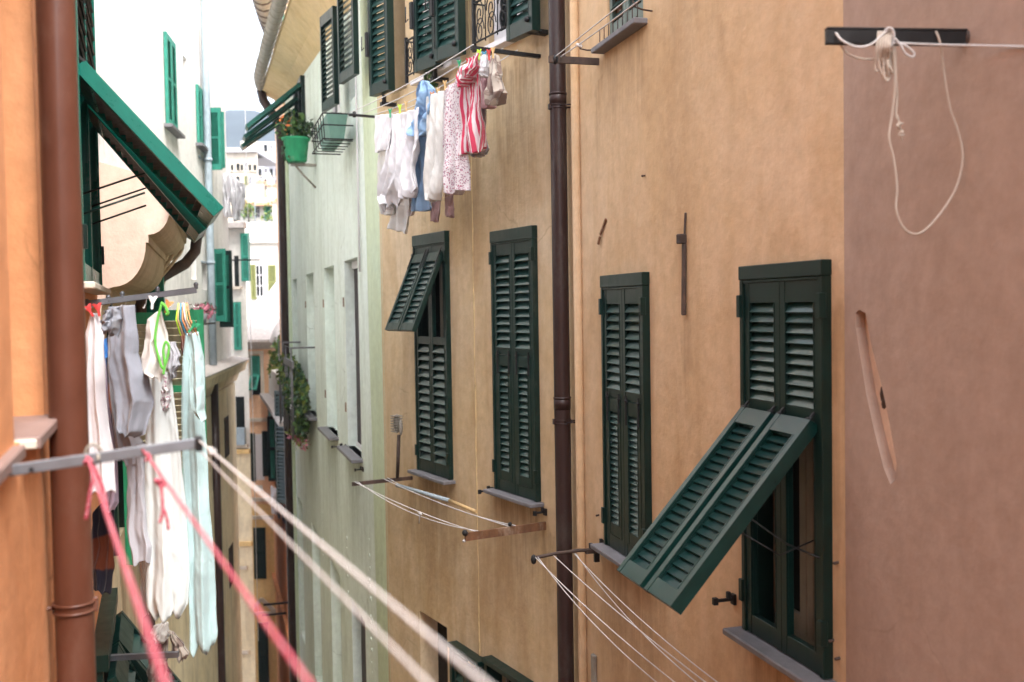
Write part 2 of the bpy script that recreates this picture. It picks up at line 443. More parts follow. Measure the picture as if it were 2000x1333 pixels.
M['flower2'] = paint('purple_flower', (0.35, 0.12, 0.16), 0.6, 0.4)
M['pot'] = paint('green_plastic_pot', (0.03, 0.32, 0.15), 0.45, 0.2, 0, (0.25, 0.28, 0.2), 0.05, 0, 7.0)
M['shutawn'] = paint('glossy_green_enamel', (0.002, 0.024, 0.020), 0.32, 0.25, 0, None, 0.02, 0.3)
M['shutawn'].node_tree.nodes['Principled BSDF'].inputs['Coat Roughness'].default_value = 0.2
M['greygreen'] = paint('grey_green_enamel', (0.12, 0.16, 0.14), 0.4, 0.25)
M['teal2'] = paint('mid_green_enamel', (0.005, 0.085, 0.066), 0.3, 0.25, 0, None, 0.05, 0.1)
M['planter'] = paint('grey_green_planter', (0.17, 0.32, 0.27), 0.5, 0.1)
M['ground'] = paint('stone_paving', (0.16, 0.15, 0.14), 0.8, 0.3)
M['hill'] = paint('wooded_hillside', (0.03, 0.04, 0.04), 1.0, 0.45, sc=0.03)

# pink rope with pale flecks
def _pinkrope():
    m, nt, b, out = newmat('pink_rope')
    c = coords(nt)
    v = nd(nt, 'ShaderNodeTexVoronoi', Scale=160.0); nt.links.new(c, v.inputs['Vector'])
    nt.links.new(ramp(nt, v.outputs['Distance'], [(0.2, (0.6, 0.4, 0.42)), (0.4, (0.42, 0.065, 0.10))]), b.inputs['Base Color'])
    b.inputs['Roughness'].default_value = 0.9
    bump(nt, v.outputs['Distance'], b, 0.5, 0.003)
    return m
M['pinkrope'] = _pinkrope()
# ------------------------------------------------------------------ building kit
GZ = -4.5        # level of the alley floor
def wall(parent, name, s0, s1, z0, z1, holes, mats, body=5.0, top=None, skew=0.0):
    """front plane with real openings, their reveals, and the block of building behind it.
    holes: (polygon of (s,z), depth, material of the back)"""
    if z0 == 0: z0 = GZ
    mb = MB()
    zl, zr = (z1, z1) if top is None else top
    outer = [(s0, z0), (s1, z0), (s1, zr), (s0, zl)]
    loops = [outer] + [list(h[0]) for h in holes]
    pts = [Vector((a, 0, b)) for l in loops for a, b in l]
    tris = tessellate_polygon([[Vector((a, b, 0)) for a, b in l] for l in loops])
    n = len(mb.v); mb.v += pts
    for t in tris: mb.face([n + i for i in t])
    for poly, dep, bm_ in holes:
        k = len(poly); n = len(mb.v)
        mb.v += [Vector((a, 0, b)) for a, b in poly] + [Vector((a, -dep, b)) for a, b in poly]
        for i in range(k):
            j = (i + 1) % k; mb.face((n + i, n + j, n + k + j, n + k + i))
        mb.face([n + k + i for i in range(k)], bm_)
    k0, k1 = s0 + skew * body, s1 + skew * body
    mb.quad((s0, 0, z0), (k0, -body, z0), (k0, -body, zl), (s0, 0, zl))
    mb.quad((s1, 0, z0), (k1, -body, z0), (k1, -body, zr), (s1, 0, zr))
    mb.quad((k0, -body, z0), (k1, -body, z0), (k1, -body, zr), (k0, -body, zl))
    mb.quad((s0, 0, zl), (s1, 0, zr), (k1, -body, zr), (k0, -body, zl))
    return mb.build(name, mats, parent)

def rpoly(a, b, c, d): return [(a, c), (b, c), (b, d), (a, d)]

_slats = {}
def slat_mesh(L, dep, mat, tilt, th=0.008):
    k = (round(L, 3), round(dep, 3), mat.name, tilt)
    if k not in _slats:
        mb = MB(); Mx = Matrix.Rotation(-tilt, 4, 'X')
        mb.box(0, L, -dep/2, dep/2, -th/2, th/2, 0, Mx)
        mb.box(0, L, dep/2 - .004, dep/2 + .002, -th/2 - .003, th/2 + .001, 0, Mx)
        _slats[k] = mb.mesh('slat', mat)
    return _slats[k]

def leaf(parent, w, h, panels, loc, rot=(0, 0, 0), mat=None, smat=None, t=0.04, sw=0.05, name='shutter', hang=False,
         single=True, tilt=R(54), knob=False, label=None, bottom_first=True):
    """one shutter leaf: frame of stiles and rails; slats are its sub-parts. panels: (z0, z1, number of slats)"""
    zo = -h if hang else 0.0
    mb = MB()
    mb.box(0, sw, -t/2, t/2, zo, zo + h); mb.box(w - sw, w, -t/2, t/2, zo, zo + h)
    edges = sorted(panels); z = zo
    for a, b_, n in edges:
        if a + zo > z + .001: mb.box(sw, w - sw, -t/2 + .003, t/2 - .003, z, a + zo)
        z = b_ + zo
    if z < zo + h - .001: mb.box(sw, w - sw, -t/2 + .003, t/2 - .003, z, zo + h)
    for a, b_, n in edges:                      # thin beads round each opening
        if b_ - a > .15:
            mb.box(sw, sw + .008, t/2 - .012, t/2 + .003, a + zo, b_ + zo)
            mb.box(w - sw - .008, w - sw, t/2 - .012, t/2 + .003, a + zo, b_ + zo)
    o = mb.build(name, mat, parent, loc, rot, bevel=0.002 if single else 0)
    if label: o['label'] = label
    if single:
        for a, b_, n in edges:
            if not n: continue
            p = (b_ - a) / n
            me = slat_mesh(w - 2*sw + .006, min(p * 1.12, (t * 1.25) / math.cos(tilt)), smat, tilt)
            for i in range(n):
                link('slat', me, o, (sw - .003, rnd.uniform(-.001, .001), zo + a + p * (i + .5)), (rnd.uniform(-.03, .03), 0, 0))
    else:
        mb = MB()
        for a, b_, n in edges:
            if not n: continue
            p = (b_ - a) / n
            for i in range(n):
                Mx = Matrix.Translation((0, 0, zo + a + p * (i + .5))) @ Matrix.Rotation(-tilt, 4, 'X')
                mb.box(sw - .003, w - sw + .003, -p * .6, p * .6, -.004, .004, 0, Mx)
        if mb.v: mb.build('louvres', smat, o, kind='stuff')
    return o

def french_window(parent, s0, s1, z0, z1, dep, mat, gmat, rails=(), fw=0.055, curtain=False):
    """glazed double window set back in its opening: frame, panes"""
    c = (s0 + s1) / 2; mb = MB(); y0, y1 = -dep - .02, -dep + .03
    mb.box(s0, s0 + .03, y0, y1, z0, z1); mb.box(s1 - .03, s1, y0, y1, z0, z1)
    mb.box(s0 + .03, s1 - .03, y0, y1, z1 - .04, z1); mb.box(s0 + .03, s1 - .03, y0, y1, z0, z0 + .04)
    f = mb.build('window_frame', mat, parent, bevel=.003)
    for a, b in ((s0 + .032, c - .003), (c + .003, s1 - .032)):
        mb = MB(); za, zb = z0 + .042, z1 - .042
        mb.box(a, a + fw, y0 - .002, y1 + .006, za, zb); mb.box(b - fw, b, y0 - .002, y1 + .006, za, zb)
        mb.box(a + fw, b - fw, y0, y1 + .004, za, za + fw * 1.6); mb.box(a + fw, b - fw, y0, y1 + .004, zb - fw, zb)
        for r in rails: mb.box(a + fw, b - fw, y0 + .005, y1 + .002, za + (zb-za)*r - .012, za + (zb-za)*r + .012)
        mb.build('casement', mat, f, bevel=.003)
        mb = MB(); mb.box(a + fw - .004, b - fw + .004, -dep - .002, -dep + .004, za + fw, zb - fw)
        mb.build('pane', gmat, f)
    return f

def sill(parent, s0, s1, z, out=0.14, t=0.035, mat=None, back=0.1, label=None):
    mb = MB(); mb.box(s0, s1, -back, out, z - t, z)
    o = mb.build('sill', mat or M['slate'], parent, bevel=.006)
    if label: o['label'] = label
    return o

def catch(parent, s, z, L=.11, sgn=1):
    """iron shutter stop let into the wall"""
    mb = MB()
    mb.box(s - .008, s + .008, -.02, L, z - .009, z + .009)
    mb.box(s - .022, s + .022, .002, .02, z - .03, z + .03)
    mb.box(s - .012, s + .012, L * .28, L * .48, z + .009, z + .045)
    mb.box(s - .014, s + .014, L, L + .028, z - .022, z + .018)
    return mb.build('shutter_stop', M['black'], parent, bevel=.002)

def shutter_window(H, fac, TL, BL, TR, BR, split, up_n, low_n, awn=None, awn_ang=0.0, mat=None, smat=None,
                   side=.035, head=.08, single=True, wmat=None, label=None, sillout=.14, hinges=True, rect=None, sillmat=None):
    s0, s1, z0, z1 = rect or fac.rect(TL, BL, TR, BR, .05)
    zs = z0 + (z1 - z0) * split
    mat = mat or M['shut']; smat = smat or M['slat']
    mb = MB()
    mb.box(s0, s0 + side, -.27, .052, z0, z1 - head); mb.box(s1 - side, s1, -.27, .052, z0, z1 - head)
    mb.box(s0 - .003, s1 + .003, -.1, .056, z1 - head, z1)
    mb.box(s0 + side, s1 - side, .028, .05, z1 - head - .018, z1 - head - .001)
    fr = mb.build('shutter_surround', mat, H, bevel=.004)
    if label: fr['label'] = label
    w = (s1 - s0 - 2 * side - .008) / 2; h = z1 - head - z0 - .006
    zr = zs - z0                                   # split, in leaf coordinates
    for k in range(2):
        x = s0 + side + .002 + k * (w + .004)
        sw = .05
        up = (zr + .05, h - .12, up_n); lo = (.13, zr - .05, low_n)
        if awn == 'low': lo = (.10, zr - .01, 0)
        if awn == 'up': up = (zr + .03, h - .09, 0)
        leaf(H, w, h, [lo, up], (x, .018, z0 + .003), (0, 0, 0), mat, smat, .045, sw if not awn else .045, single=single)
        if awn:
            ang = awn_ang if not isinstance(awn_ang, tuple) else awn_ang[k]
            a, b = (lo[0] + .004, lo[1] - .004) if awn == 'low' else (up[0] + .004, up[1] - .004)
            ah = b - a; aw = w - 2 * .045 - .006 if ang < .05 else w - (.045 if mat is M['shut'] or mat is M['teal'] else .02)
            ax = x + (w - aw) / 2
            n = low_n if awn == 'low' else up_n
            o = leaf(H, aw, ah, [(.085, ah - .10, n)], (ax, .02 if ang < .05 else .05, z0 + .003 + b), (ang, 0, 0), M['shutawn'] if ang > .3 and mat is M['shut'] else mat, smat if ang < .3 or smat is not M['slat'] else M['slatshade'],
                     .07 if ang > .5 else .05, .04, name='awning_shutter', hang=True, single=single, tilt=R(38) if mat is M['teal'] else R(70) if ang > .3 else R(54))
            for sx in (.02, aw - .02):              # strap hinges
                mb = MB()
                mb.box(sx - .007, sx + .007, .024, .034, -.17, .04)
                mb.tube([(sx - .022, .03, .002), (sx + .022, .03, .002)], .008, 6)
                mb.build('hinge', M['black'], o)
    if hinges:
        for x in (s0 + .012, s1 - .012):
            for z in (z0 + .22, z1 - head - .14):
                mb = MB(); mb.box(x - .018, x + .018, .03, .068, z - .06, z + .06)
                mb.build('hinge', M['shut'], H, bevel=.003)
    french_window(H, s0 + side + .02, s1 - side - .02, z0 + .02, z1 - head - .03, .14, wmat or M['winolive'], M['glass'], fw=.06)
    sill(H, s0 - .05, s1 + .06, z0 - .004, sillout, .035, sillmat)
    return s0, s1, z0, z1, zs

def hole_of(fac, TL, BL, TR, BR, side=.03, rect=None, dep=.28):
    s0, s1, z0, z1 = rect or fac.rect(TL, BL, TR, BR, .05)
    return (rpoly(s0 + side, s1 - side, z0 + .01, z1 - .05), dep, 1)

def house(label, fac, group='houses along the alley'):
    h = empty('house', fac)
    return tag(h, label, 'house', group)

# ------------------------------------------------------------------ facades
P = away(1.521, 4.55, -.271)
C = away(.482, 8.291, -.51)
G = away(-1.529, 11.887, -.303)
K = away(1.521, 4.55, -.103)
O = Fac(-2.865, 6.9, math.atan2(-.941, .337))
TOPZ = 16.9

# ground of the alley
mb = MB(); mb.quad((-600, -60, GZ), (400, -60, GZ), (400, 740, GZ), (-600, 740, GZ))
mb.build('ground', M['ground'], kind='structure')

# ---- peach house -------------------------------------------------------------
W_BIG = ((1443, 521), (1450, 1230), (1605, 507), (1609, 1327))
W_SEC = ((1172, 538), (1180, 1060), (1254, 533), (1262, 1118))
HP = house('peach plastered house with two dark green shuttered windows, right of the brown downpipe', P)
up_rect = (2.27, 2.94, 12.90, 14.6)
wall(HP, 'wall', 0, 3.92, 0, TOPZ, [hole_of(P, *W_BIG), hole_of(P, *W_SEC), (rpoly(*up_rect), .16, 1)], [M['peach'], M['room']])
b0 = shutter_window(HP, P, *W_BIG, .615, 10, 19, 'low', R(41.5), single=True, head=.075)
w0 = shutter_window(HP, P, *W_SEC, .56, 10, 19, 'low', 0.0, single=True, head=.09)
# stay rods of the open awning
for q in (0, 1):
    s = b0[0] + .10 + q * (b0[1] - b0[0] - .2)
    mb = MB(); mb.tube([(s, .03, 9.86), (s, .22, 9.80), (s, .43, 9.93)], .004, 6)
    mb.build('stay_rod', M['black'], HP)
mb = MB(); mb.tube([(b0[0] + .03, .05, 9.79), (b0[0] + .3, .07, 9.80), (b0[1] - .02, .05, 9.86)], .005, 6)
mb.build('stay_rod', M['black'], HP)
# curtain behind the panes
mb = MB()
for i in range(24):
    a = b0[0] + .45 + i * .015
    mb.quad((a, -.2 - .012 * math.sin(i), 9.3), (a + .015, -.2 - .012 * math.sin(i + 1), 9.3), (a + .015, -.2 - .012 * math.sin(i + 1), 11.0), (a, -.2 - .012 * math.sin(i), 11.0))
mb.build('curtain', M['curtain'], HP)
catch(HP, b0[1] + .17, 9.33); catch(HP, w0[1] + .08, 9.18)
# upper window with half-open leaves, railing and hooks
f = french_window(HP, up_rect[0] + .02, up_rect[1] - .02, up_rect[2] + .01, up_rect[3], .1, M['winwhite'], M['glass'])
for k in range(2):
    leaf(HP, .31, 1.6, [(.12, 1.5, 16)], (up_rect[0] + .03 + k * .32, -.035, up_rect[2] + .03), (0, 0, 0), M['greygreen'], M['slat'], .035, .04,
         label='grey green inner shutter leaf')
mb = MB()
a, b_, z = up_rect[0] - .02, up_rect[1] + .02, up_rect[2]
mb.tube([(a, .05, z + .02), (b_, .05, z + .02)], .005, 6); mb.tube([(a, .05, z + .12), (b_, .05, z + .12)], .004, 6)
for i in range(9):
    x = a + (b_ - a) * i / 8; mb.tube([(x, .05, z), (x, .05, z + .12)], .0035, 5)
mb.build('railing', M['rustdark'], HP)
sill(HP, up_rect[0] - .07, up_rect[1] + .08, up_rect[2], .10, .04)
for s, sg in ((2.12, -1), (3.13, 1)):
    mb = MB(); mb.tube([(s, 0, 12.92), (s + .02 * sg, .08, 12.92), (s + .03 * sg, .13, 12.93), (s + .03 * sg, .15, 12.97)], .006, 6)
    mb.build('hook', M['rustdark'], HP)
# old irons left in the plaster
mb = MB()
for (z, w_) in ((11.60, .002), (11.52, .012), (11.40, .016), (11.2, .019), (10.93, .015)): pass
mb.bar((1.655, .018, 10.93), (1.65, .012, 11.37), .034, .022, (0, 1, 0)); mb.bar((1.65, .012, 11.37), (1.64, .006, 11.56), .018, .012, (0, 1, 0))
mb.box(1.635, 1.685, .0, .05, 11.37, 11.43)
mb.build('wall_iron', M['rustdark'], HP, bevel=.005)
mb = MB(); mb.bar((3.10, .014, 11.53), (2.99, .008, 11.64), .022, .012, (0, 1, 0)); mb.bar((3.13, .02, 11.46), (3.11, .012, 11.52), .02, .015, (0, 1, 0))
mb.build('wall_iron', M['rust'], HP, bevel=.003)
for (px, py) in ((1637, 1098), (1628, 1250), (1640, 1285), (1260, 343), (1170, 1006)):
    s, z = P.hit(px, py); mb = MB(); mb.tube([(s, -.01, z), (s, .02, z - .004)], .007, 6); mb.ball((s, .02, z - .004), .009, n=6)
    mb.build('nail', M['rustdark'], HP)
s, z = P.hit(1164, 1300); mb = MB(); mb.box(s - .03, s + .03, 0, .035, z - .5, z + .09)
mb.build('pipe_stub', M['zinc'], HP, bevel=.008)
# painted pipe and brown downpipe in the corner
def downpipe(H, s, o, r, z0, z1, mat, clamps, cm, joints=(), name='downpipe', label=None):
    mb = MB(); pts = [(s, o, z0 + (z1 - z0) * i / 12) for i in range(13)]
    mb.tube(pts, r, 24)
    for z in joints:
        mb.tube([(s, o, z - .05), (s, o, z + .05)], r * 1.05, 24)
        mb.tube([(s, o, z + .035), (s, o, z + .052)], r * 1.10, 24)
    p = mb.build(name, mat, H)
    if label: p['label'] = label
    for z in clamps:
        mb = MB()
        for dz in (-.014, .014): mb.tube([(s + math.cos(a) * r * 1.06, o + math.sin(a) * r * 1.06, z + dz) for a in [PI * 2 * k / 20 for k in range(20)]], .0045, 6, closed=True)
        mb.tube([(s, o - r, z), (s, -.02, z)], .008, 6); mb.box(s - .02, s + .02, o + r * .95, o + r * 1.2, z - .022, z + .022)
        mb.tube([(s - r, o, z), (s - r * 1.9, o * .3, z)], .006, 6)
        mb.build('pipe_clamp', cm, p)
    return p
downpipe(HP, 3.79, .105, .067, GZ, TOPZ + 1, M['brownpipe'], [z for z in (4.0, 7.0, 10.05, 12.62, 15)], M['brownpipe'], (10.2, 6.0, 12.68), label='dark brown downpipe between the peach and cream houses')
mb = MB(); mb.tube([(3.58, .03, z) for z in (GZ, 3, 6, 9, 12, 15, 18)], .036, 12)
mb.build('conduit', M['peach'], HP)

# ---- pink wall house ---------------------------------------------------------
HK = house('pink rendered house wall with a diagonal slot and rope bracket', K)
sl = []
cs = [K.hit(*q) for q in ((1678, 605), (1690, 612), (1703, 680), (1720, 745), (1738, 830), (1751, 905), (1749, 938), (1739, 947), (1726, 915), (1707, 840), (1692, 770), (1679, 690), (1671, 640), (1671, 612))]
mbh = [(cs, .045, 2)]
hk = wall(HK, 'wall', -12, 0, 0, 13.6, mbh, [M['pink'], M['room'], M['gouge']])
s, z = K.hit(1712, 770); mb = MB(); mb.ball((s, -.03, z), .02, sq=(.6, .8, 2.0)); mb.ball((s - .006, -.03, z - .04), .016, sq=(.6, .8, 1.6))
mb.build('stone_chip', M['rustdark'], HK)

# ---- cream house -------------------------------------------------------------
HC = house('cream plastered house with two tall green shuttered windows and laundry above', C)
W1 = ((807, 460), (812, 918), (870, 452), (876, 936)); W2 = ((957, 452), (965, 953), (1042, 441), (1045, 982))
upA = (3.30, 3.75, 13.45, 15.2); upB = (1.95, 2.95, 13.45, 15.2); upD = (.42, 1.35, 13.42, 15.2)
lowA = (2.5, 3.22, 5.3, 7.6); lowB = (1.62, 2.24, 5.3, 7.5); lowC = (.72, 1.46, 5.3, 7.58)
C_S1 = 4.18
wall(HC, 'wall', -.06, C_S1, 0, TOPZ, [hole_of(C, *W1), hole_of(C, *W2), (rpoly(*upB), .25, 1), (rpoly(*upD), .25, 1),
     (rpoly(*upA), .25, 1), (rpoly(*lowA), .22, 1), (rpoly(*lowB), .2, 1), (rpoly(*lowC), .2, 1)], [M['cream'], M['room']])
c1 = shutter_window(HC, C, *W1, .56, 11, 14, 'up', R(23), single=True, head=.12, mat=M['shutworn'])
c2 = shutter_window(HC, C, *W2, .53, 12, 16, 'low', 0.0, single=True, head=.11, mat=M['shutworn'])
catch(HC, c2[1] + .12, 9.24, .13); catch(HC, c2[0] - .08, 9.20, .1)
for rc in (upB, upD):
    french_window(HC, rc[0] + .02, rc[1] - .02, rc[2] + .01, rc[3] - .01, .08, M['winwhite'], M['glass'])
    mb = MB(); mb.box(rc[0] - .02, rc[1] + .02, -.1, .10, rc[2] - .05, rc[2]); mb.build('sill', M['winwhite'], HC, bevel=.004)
# doubled leaves flung back
for s_, w_, n_, t_ in ((3.34, .42, 13, .09), (2.10, .40, 13, .09), (1.58, .42, 13, .09), (.20, .42, 13, .085)):
    z_ = 13.42 if s_ > .3 else 13.30
    lf = leaf(HC, w_, 2.0, [(.13, 1.85, 22)], (s_, .16, z_), (0, 0, R(8.5) if s_ > .3 else R(2)), M['shut'], M['slat'], t_, .05, tilt=R(64), label='folded back shutter leaf')
    mb = MB(); mb.box(w_ - .01, w_ + .035, -.03, .07, .45, .72); mb.tube([(w_ + .04, .08, .55), (w_ + .075, .09, .52), (w_ + .07, .09, .68)], .006, 6)
    mb.tube([(w_ - .025, t_/2 + .01, .12), (w_ - .025, t_/2 + .01, 1.0)], .005, 6); mb.ball((.06, t_/2 + .012, .10), .028, n=8)
    mb.build('shutter_bolt', M['black'], lf)
for s_ in (3.62, 2.25, .30):
    mb = MB(); mb.box(s_ - .03, s_ + .03, .0, .18, 13.30, 13.34); mb.box(s_ - .02, s_ + .02, .12, .16, 13.34, 13.42); mb.build('shutter_stop', M['black'], HC)
# scrolled iron balconettes
def scroll(mb, cs, cz, r, y, sgn=1, turns=1.6):
    pts = []
    for i in range(26):
        a = PI * 2 * turns * i / 25; q = r * (1 - .8 * i / 25)
        pts.append((cs + sgn * q * math.cos(a), y, cz + q * 1.5 * math.sin(a)))
    mb.tube(pts, .006, 5)
for rc, y in ((upD, .12), (upB, .12)):
    mb = MB(); a, b_, z = rc[0] + (.3 if rc is upD else .5), rc[1] + .06, rc[2] + .03
    mb.box(b_ - .015, b_ + .015, y - .015, y + .015, z - .05, z + .44); mb.box(a - .01, a + .01, y - .01, y + .01, z, z + .40)
    mb.tube([(a, y, z + .40), (b_, y, z + .40)], .011, 6); mb.tube([(a, y, z + .03), (b_, y, z + .03)], .009, 6)
    mb.tube([(b_, y, z + .40), (b_, 0, z + .40)], .009, 6)
    nn = 3; wd = (b_ - a) / nn
    for i in range(nn):
        c_ = a + wd * (i + .5)
        scroll(mb, c_, z + .27, wd * .42, y, 1); scroll(mb, c_, z + .12, wd * .38, y, -1)
        mb.tube([(c_ + wd/2, y, z), (c_ + wd/2, y, z + .4)], .006, 5)
    mb.build('balconette', M['black'], HC)
# lower windows: a grey reveal with a door panel, two green surrounds
mb = MB(); mb.box(lowA[0], lowA[0] + .09, -.2, -.14, 5.3, 7.6); mb.box(lowA[0] + .30, lowA[0] + .34, -.2, -.15, 5.3, 7.6)
mb.box(lowA[0] + .04, lowA[0] + .26, -.14, -.12, 6.85, 6.98)
mb.build('door_frame', M['rustdark'], HC)
for rc in (lowB, lowC):
    mb = MB(); a, b_, z0, z1 = rc
    mb.box(a - .04, b_ + .04, -.1, .11, z1 - .02, z1 + .03); mb.box(a - .03, a + .03, -.1, .09, z0, z1 - .02); mb.box(b_ - .03, b_ + .03, -.1, .09, z0, z1 - .02)
    mb.box(a + .04, b_ - .04, .03, .06, z1 - .06, z1 - .025)
    mb.build('shutter_surround', M['shut'], HC, bevel=.004)
    if rc is lowB:
        for k in range(2):
            leaf(HC, .27, 2.0, [(.1, 1.85, 20)], (a + .035 + k * .275, .05, z0 + .1), (0, 0, 0), M['shut'], M['slat'], .04, .045)
    else:
        french_window(HC, a + .04, b_ - .04, z0, z1 - .03, .1, M['winolive'], M['glass'])
# settlement joint with yellow filler, damp marks
mb = MB(); pts = []
for i in range(60):
    z = 0.5 + i * .24
    pts.append((1.745 + .006 * math.sin(i * 1.7) + rnd.uniform(-.004, .004), .001, z))
mb.tube(pts, [.004 + rnd.random() * .007 for _ in pts], 5)
M['joint'] = paint('yellow_joint_filler', (0.56, 0.42, 0.22), 0.9, 0.3)
mb.build('joint_filler', M['joint'], HC)

# ---- mint green house --------------------------------------------------------
HG = house('mint green house with bricked-up window niches under a deep ochre eave', G)
nic = [(11.0, 12.0), (7.55, 8.95), (4.47, 5.85), (1.95, 3.26)]
holes = []
for i, (a, b_) in enumerate(nic):
    holes.append((rpoly(a, b_, 8.93, 11.72), .17, 2 if i == 3 else 0))
    holes.append((rpoly(a, b_, 3.4, 6.62), .16, 2 if i == 3 else 0))
gw5 = (3.35, 4.75, 14.0, 15.2); gw6 = (8.3, 9.9, 14.2, 15.6)
holes += [(rpoly(*gw5), .25, 1), (rpoly(*gw6), .25, 1), (rpoly(1.75, 2.4, 13.9, 14.95), .25, 1)]
wall(HG, 'wall', 0, 13.0, 0, 15.3, holes, [M['green'], M['room'], M['green']], top=(15.0, 16.05), body=4)
mb = MB(); mb.quad((.0, .004, GZ), (.45, .004, GZ), (1.25, .004, 14.99), (.0, .004, 14.99)); mb.build('corner_shading', M['band'], HG)  # shading change at the corner put into a coloured sheet
for zz0, zz1 in ((8.93, 11.62), (3.4, 6.5)):
    mb = MB(); dd = .17 if zz0 > 5 else .16; mb.box(1.97, 3.24, -dd + .005, -dd + .03, zz0 + .06, zz1 - .02); b_ = mb.build('blind', M['blind'], HG)
    mb = MB(); mb.box(1.955, 3.255, -dd + .003, -dd + .05, zz0 + .003, zz0 + .06); mb.build('blind_rail', M['winwhite'], HG); mb = MB(); mb.box(1.96, 3.25, -dd + .003, -dd + .06, zz1 - .02, zz1 + .09); mb.build('blind_box', M['winwhite'], HG)
for a, b_ in nic[1:]:
    sill(HG, a - .1, b_ + .12, 8.93, .16, .05, M['slate'], label='grey slate sill')
    for zz in (9.5, 11.1):
        mb = MB(); mb.box(b_ + .10, b_ + .16, -.01, .015, zz - .06, zz + .08); mb.build('hinge_stub', M['rust'], HG)
catch(HG, 3.5, 8.90, .2); catch(HG, 1.8, 8.8, .1)
# bumps of flaking paint running down the wall
for (px, py, n) in ((630, 1000, 6), (678, 1050, 6), (722, 1060, 14), (587, 960, 5)):
    s, z = G.hit(px, py); mb = MB()
    for i in range(n):
        mb.ball((s + rnd.uniform(-.03, .03), .004, z - i * .16 + rnd.uniform(-.05, .05)), .022 * rnd.uniform(.5, 1.3), sq=(1, .35, 1.3), n=6)
    mb.build('flaking_paint', M['green'], HG)
# upper window with two folded leaves
french_window(HG, gw5[0] + .02, gw5[1] - .02, gw5[2], gw5[3], .1, M['winwhite'], M['glass'])
_l1 = G.hit(650, 150, .25)[0]; _l2 = G.hit(688, 100, .25)[0]
leaf(HG, .62, 1.75, [(.12, 1.6, 20)], (_l2, .20, 13.85), (0, 0, R(10)), M['shut'], M['slat'], .07, .05)
leaf(HG, .62, 1.35, [(.12, 1.2, 16)], (_l1, .20, 13.85), (0, 0, R(10)), M['shut'], M['slat'], .07, .05)
sill(HG, 3.2, 5.3, 13.93, .16, .05)
# awning shutters of the far window
mb = MB(); a, b_, z0, z1 = gw6
mb.box(a, a + .06, -.1, .07, z0, z1); mb.box(b_ - .06, b_, -.1, .07, z0, z1); mb.box(a - .01, b_ + .01, -.1, .09, z1 - .1, z1 + .02)
mb.box((a + b_) / 2 - .03, (a + b_) / 2 + .03, -.1, .06, z0, z1 - .1)
mb.build('shutter_surround', M['shut'], HG)
french_window(HG, a + .08, b_ - .08, z0, z1 - .12, .14, M['winolive'], M['glass'])
for k, (x, zz, L) in enumerate(((8.34, 15.46, 1.35), (8.86, 15.40, 1.35), (9.36, 15.36, 1.35))):
    leaf(HG, .46, L, [(.1, L - .1, 18)], (x, .09, zz - k * .1), (R(50 + k * 2), 0, 0), M['teal2'], M['teal2'], .08, .07, name='awning_shutter', hang=True, tilt=R(70))
sill(HG, a - .05, b_ + .05, z0, .10, .05)
# eave: sloping soffit, gutter in sections, bracketed outlet pipe
mb = MB()
NE = 14
for i in range(NE):
    s0 = -0.2 + 13.6 * i / NE; s1 = -0.2 + 13.6 * (i + 1) / NE
    za = 15.0 + (1.05) * s0 / 13; zb = 15.0 + (1.05) * s1 / 13
    for (y0, y1, f0, f1) in ((0, .18, 0, .42), (.18, .40, .42, .80), (.40, .52, .80, 1.0)):
        g0 = 16.0 + .02 * i; g1 = 16.0 + .02 * (i + 1)
        mb.quad((s0, y0, za + (g0 - za) * f0), (s1, y0, zb + (g1 - zb) * f0), (s1, y1, zb + (g1 - zb) * f1), (s0, y1, za + (g0 - za) * f1))
mb.quad((-.2, 0, 15.0), (-.2, .52, 16.0), (-.2, .52, 16.4), (-.2, -4, 17.4))
mb.quad((-.2, .52, 16.1), (13.4, .52, 16.4), (13.4, -4, 17.6), (-.2, -4, 17.4))
mb.quad((13.4, 0, 16.05), (13.4, .52, 16.3), (13.4, .52, 16.4), (13.4, -4, 17.6))
mb.build('eave', M['soffit'], HG)
gut = MB()
gut.tube([(-.2, .60, 16.12), (13.4, .60, 16.38)], .012, 6)
gut = gut.build('gutter', M['zinc'], HG)
NS = 34
gm = MB()
prof = [( .125 * math.cos(a), -.125 * math.sin(a)) for a in [PI * k / 12 for k in range(13)]]
L = 13.9 / NS
for i in range(12):
    gm.quad((0, *prof[i]), (L + .02, prof[i][0] * .95, prof[i][1] * .95), (L + .02, prof[i+1][0] * .95, prof[i+1][1] * .95), (0, *prof[i+1]))
gm.tube([(.0, p[0] * 1.02, p[1] * 1.02) for p in prof], .011, 5)
gm.tube([(-.0, .125, 0), (L, .125, 0)], .012, 5)
for f_ in range(len(gm.f)): gm.sm[f_] = True
gme = gm.mesh('gutter_section', M['zinc'])
for i in range(NS):
    s = -.2 + i * L; bend = max(0, (s - 11.2)) ** 2 * .035
    link('gutter_section', gme, gut, (s, .66 - bend + rnd.uniform(-.004, .004), 16.14 + .02 * s), (rnd.uniform(-.03, .03), 0, -max(0, s - 11.2) * .07))
mb = MB()
e = (13.0, .55, 16.1)
mb.tube([(13.0, .56, 16.30), (13.0, .50, 16.05), (12.9, .30, 15.7), (12.8, .14, 15.4), (12.8, .12, 14.8)] + [(12.8, .12, z) for z in (12, 9, 6, 3, 0)], .11, 14)
mb.build('downpipe', M['brownpipe'], HG, )
for s_, r_ in ((12.5, .03), (12.15, .02)):
    mb = MB(); mb.tube([(s_, .04, GZ), (s_, .04, 8), (s_, .04, 15.8)], r_, 6); mb.build('conduit', M['band'], HG)
mb = MB(); mb.tube([(1.95, .03, 15.1), (1.55, .03, 14.55), (1.55, .03, 13.5), (1.57, .03, 11.5)], .014, 6); mb.box(1.5, 1.6, 0, .06, 14.5, 14.58)
mb.build('cable', M['winwhite'], HG)

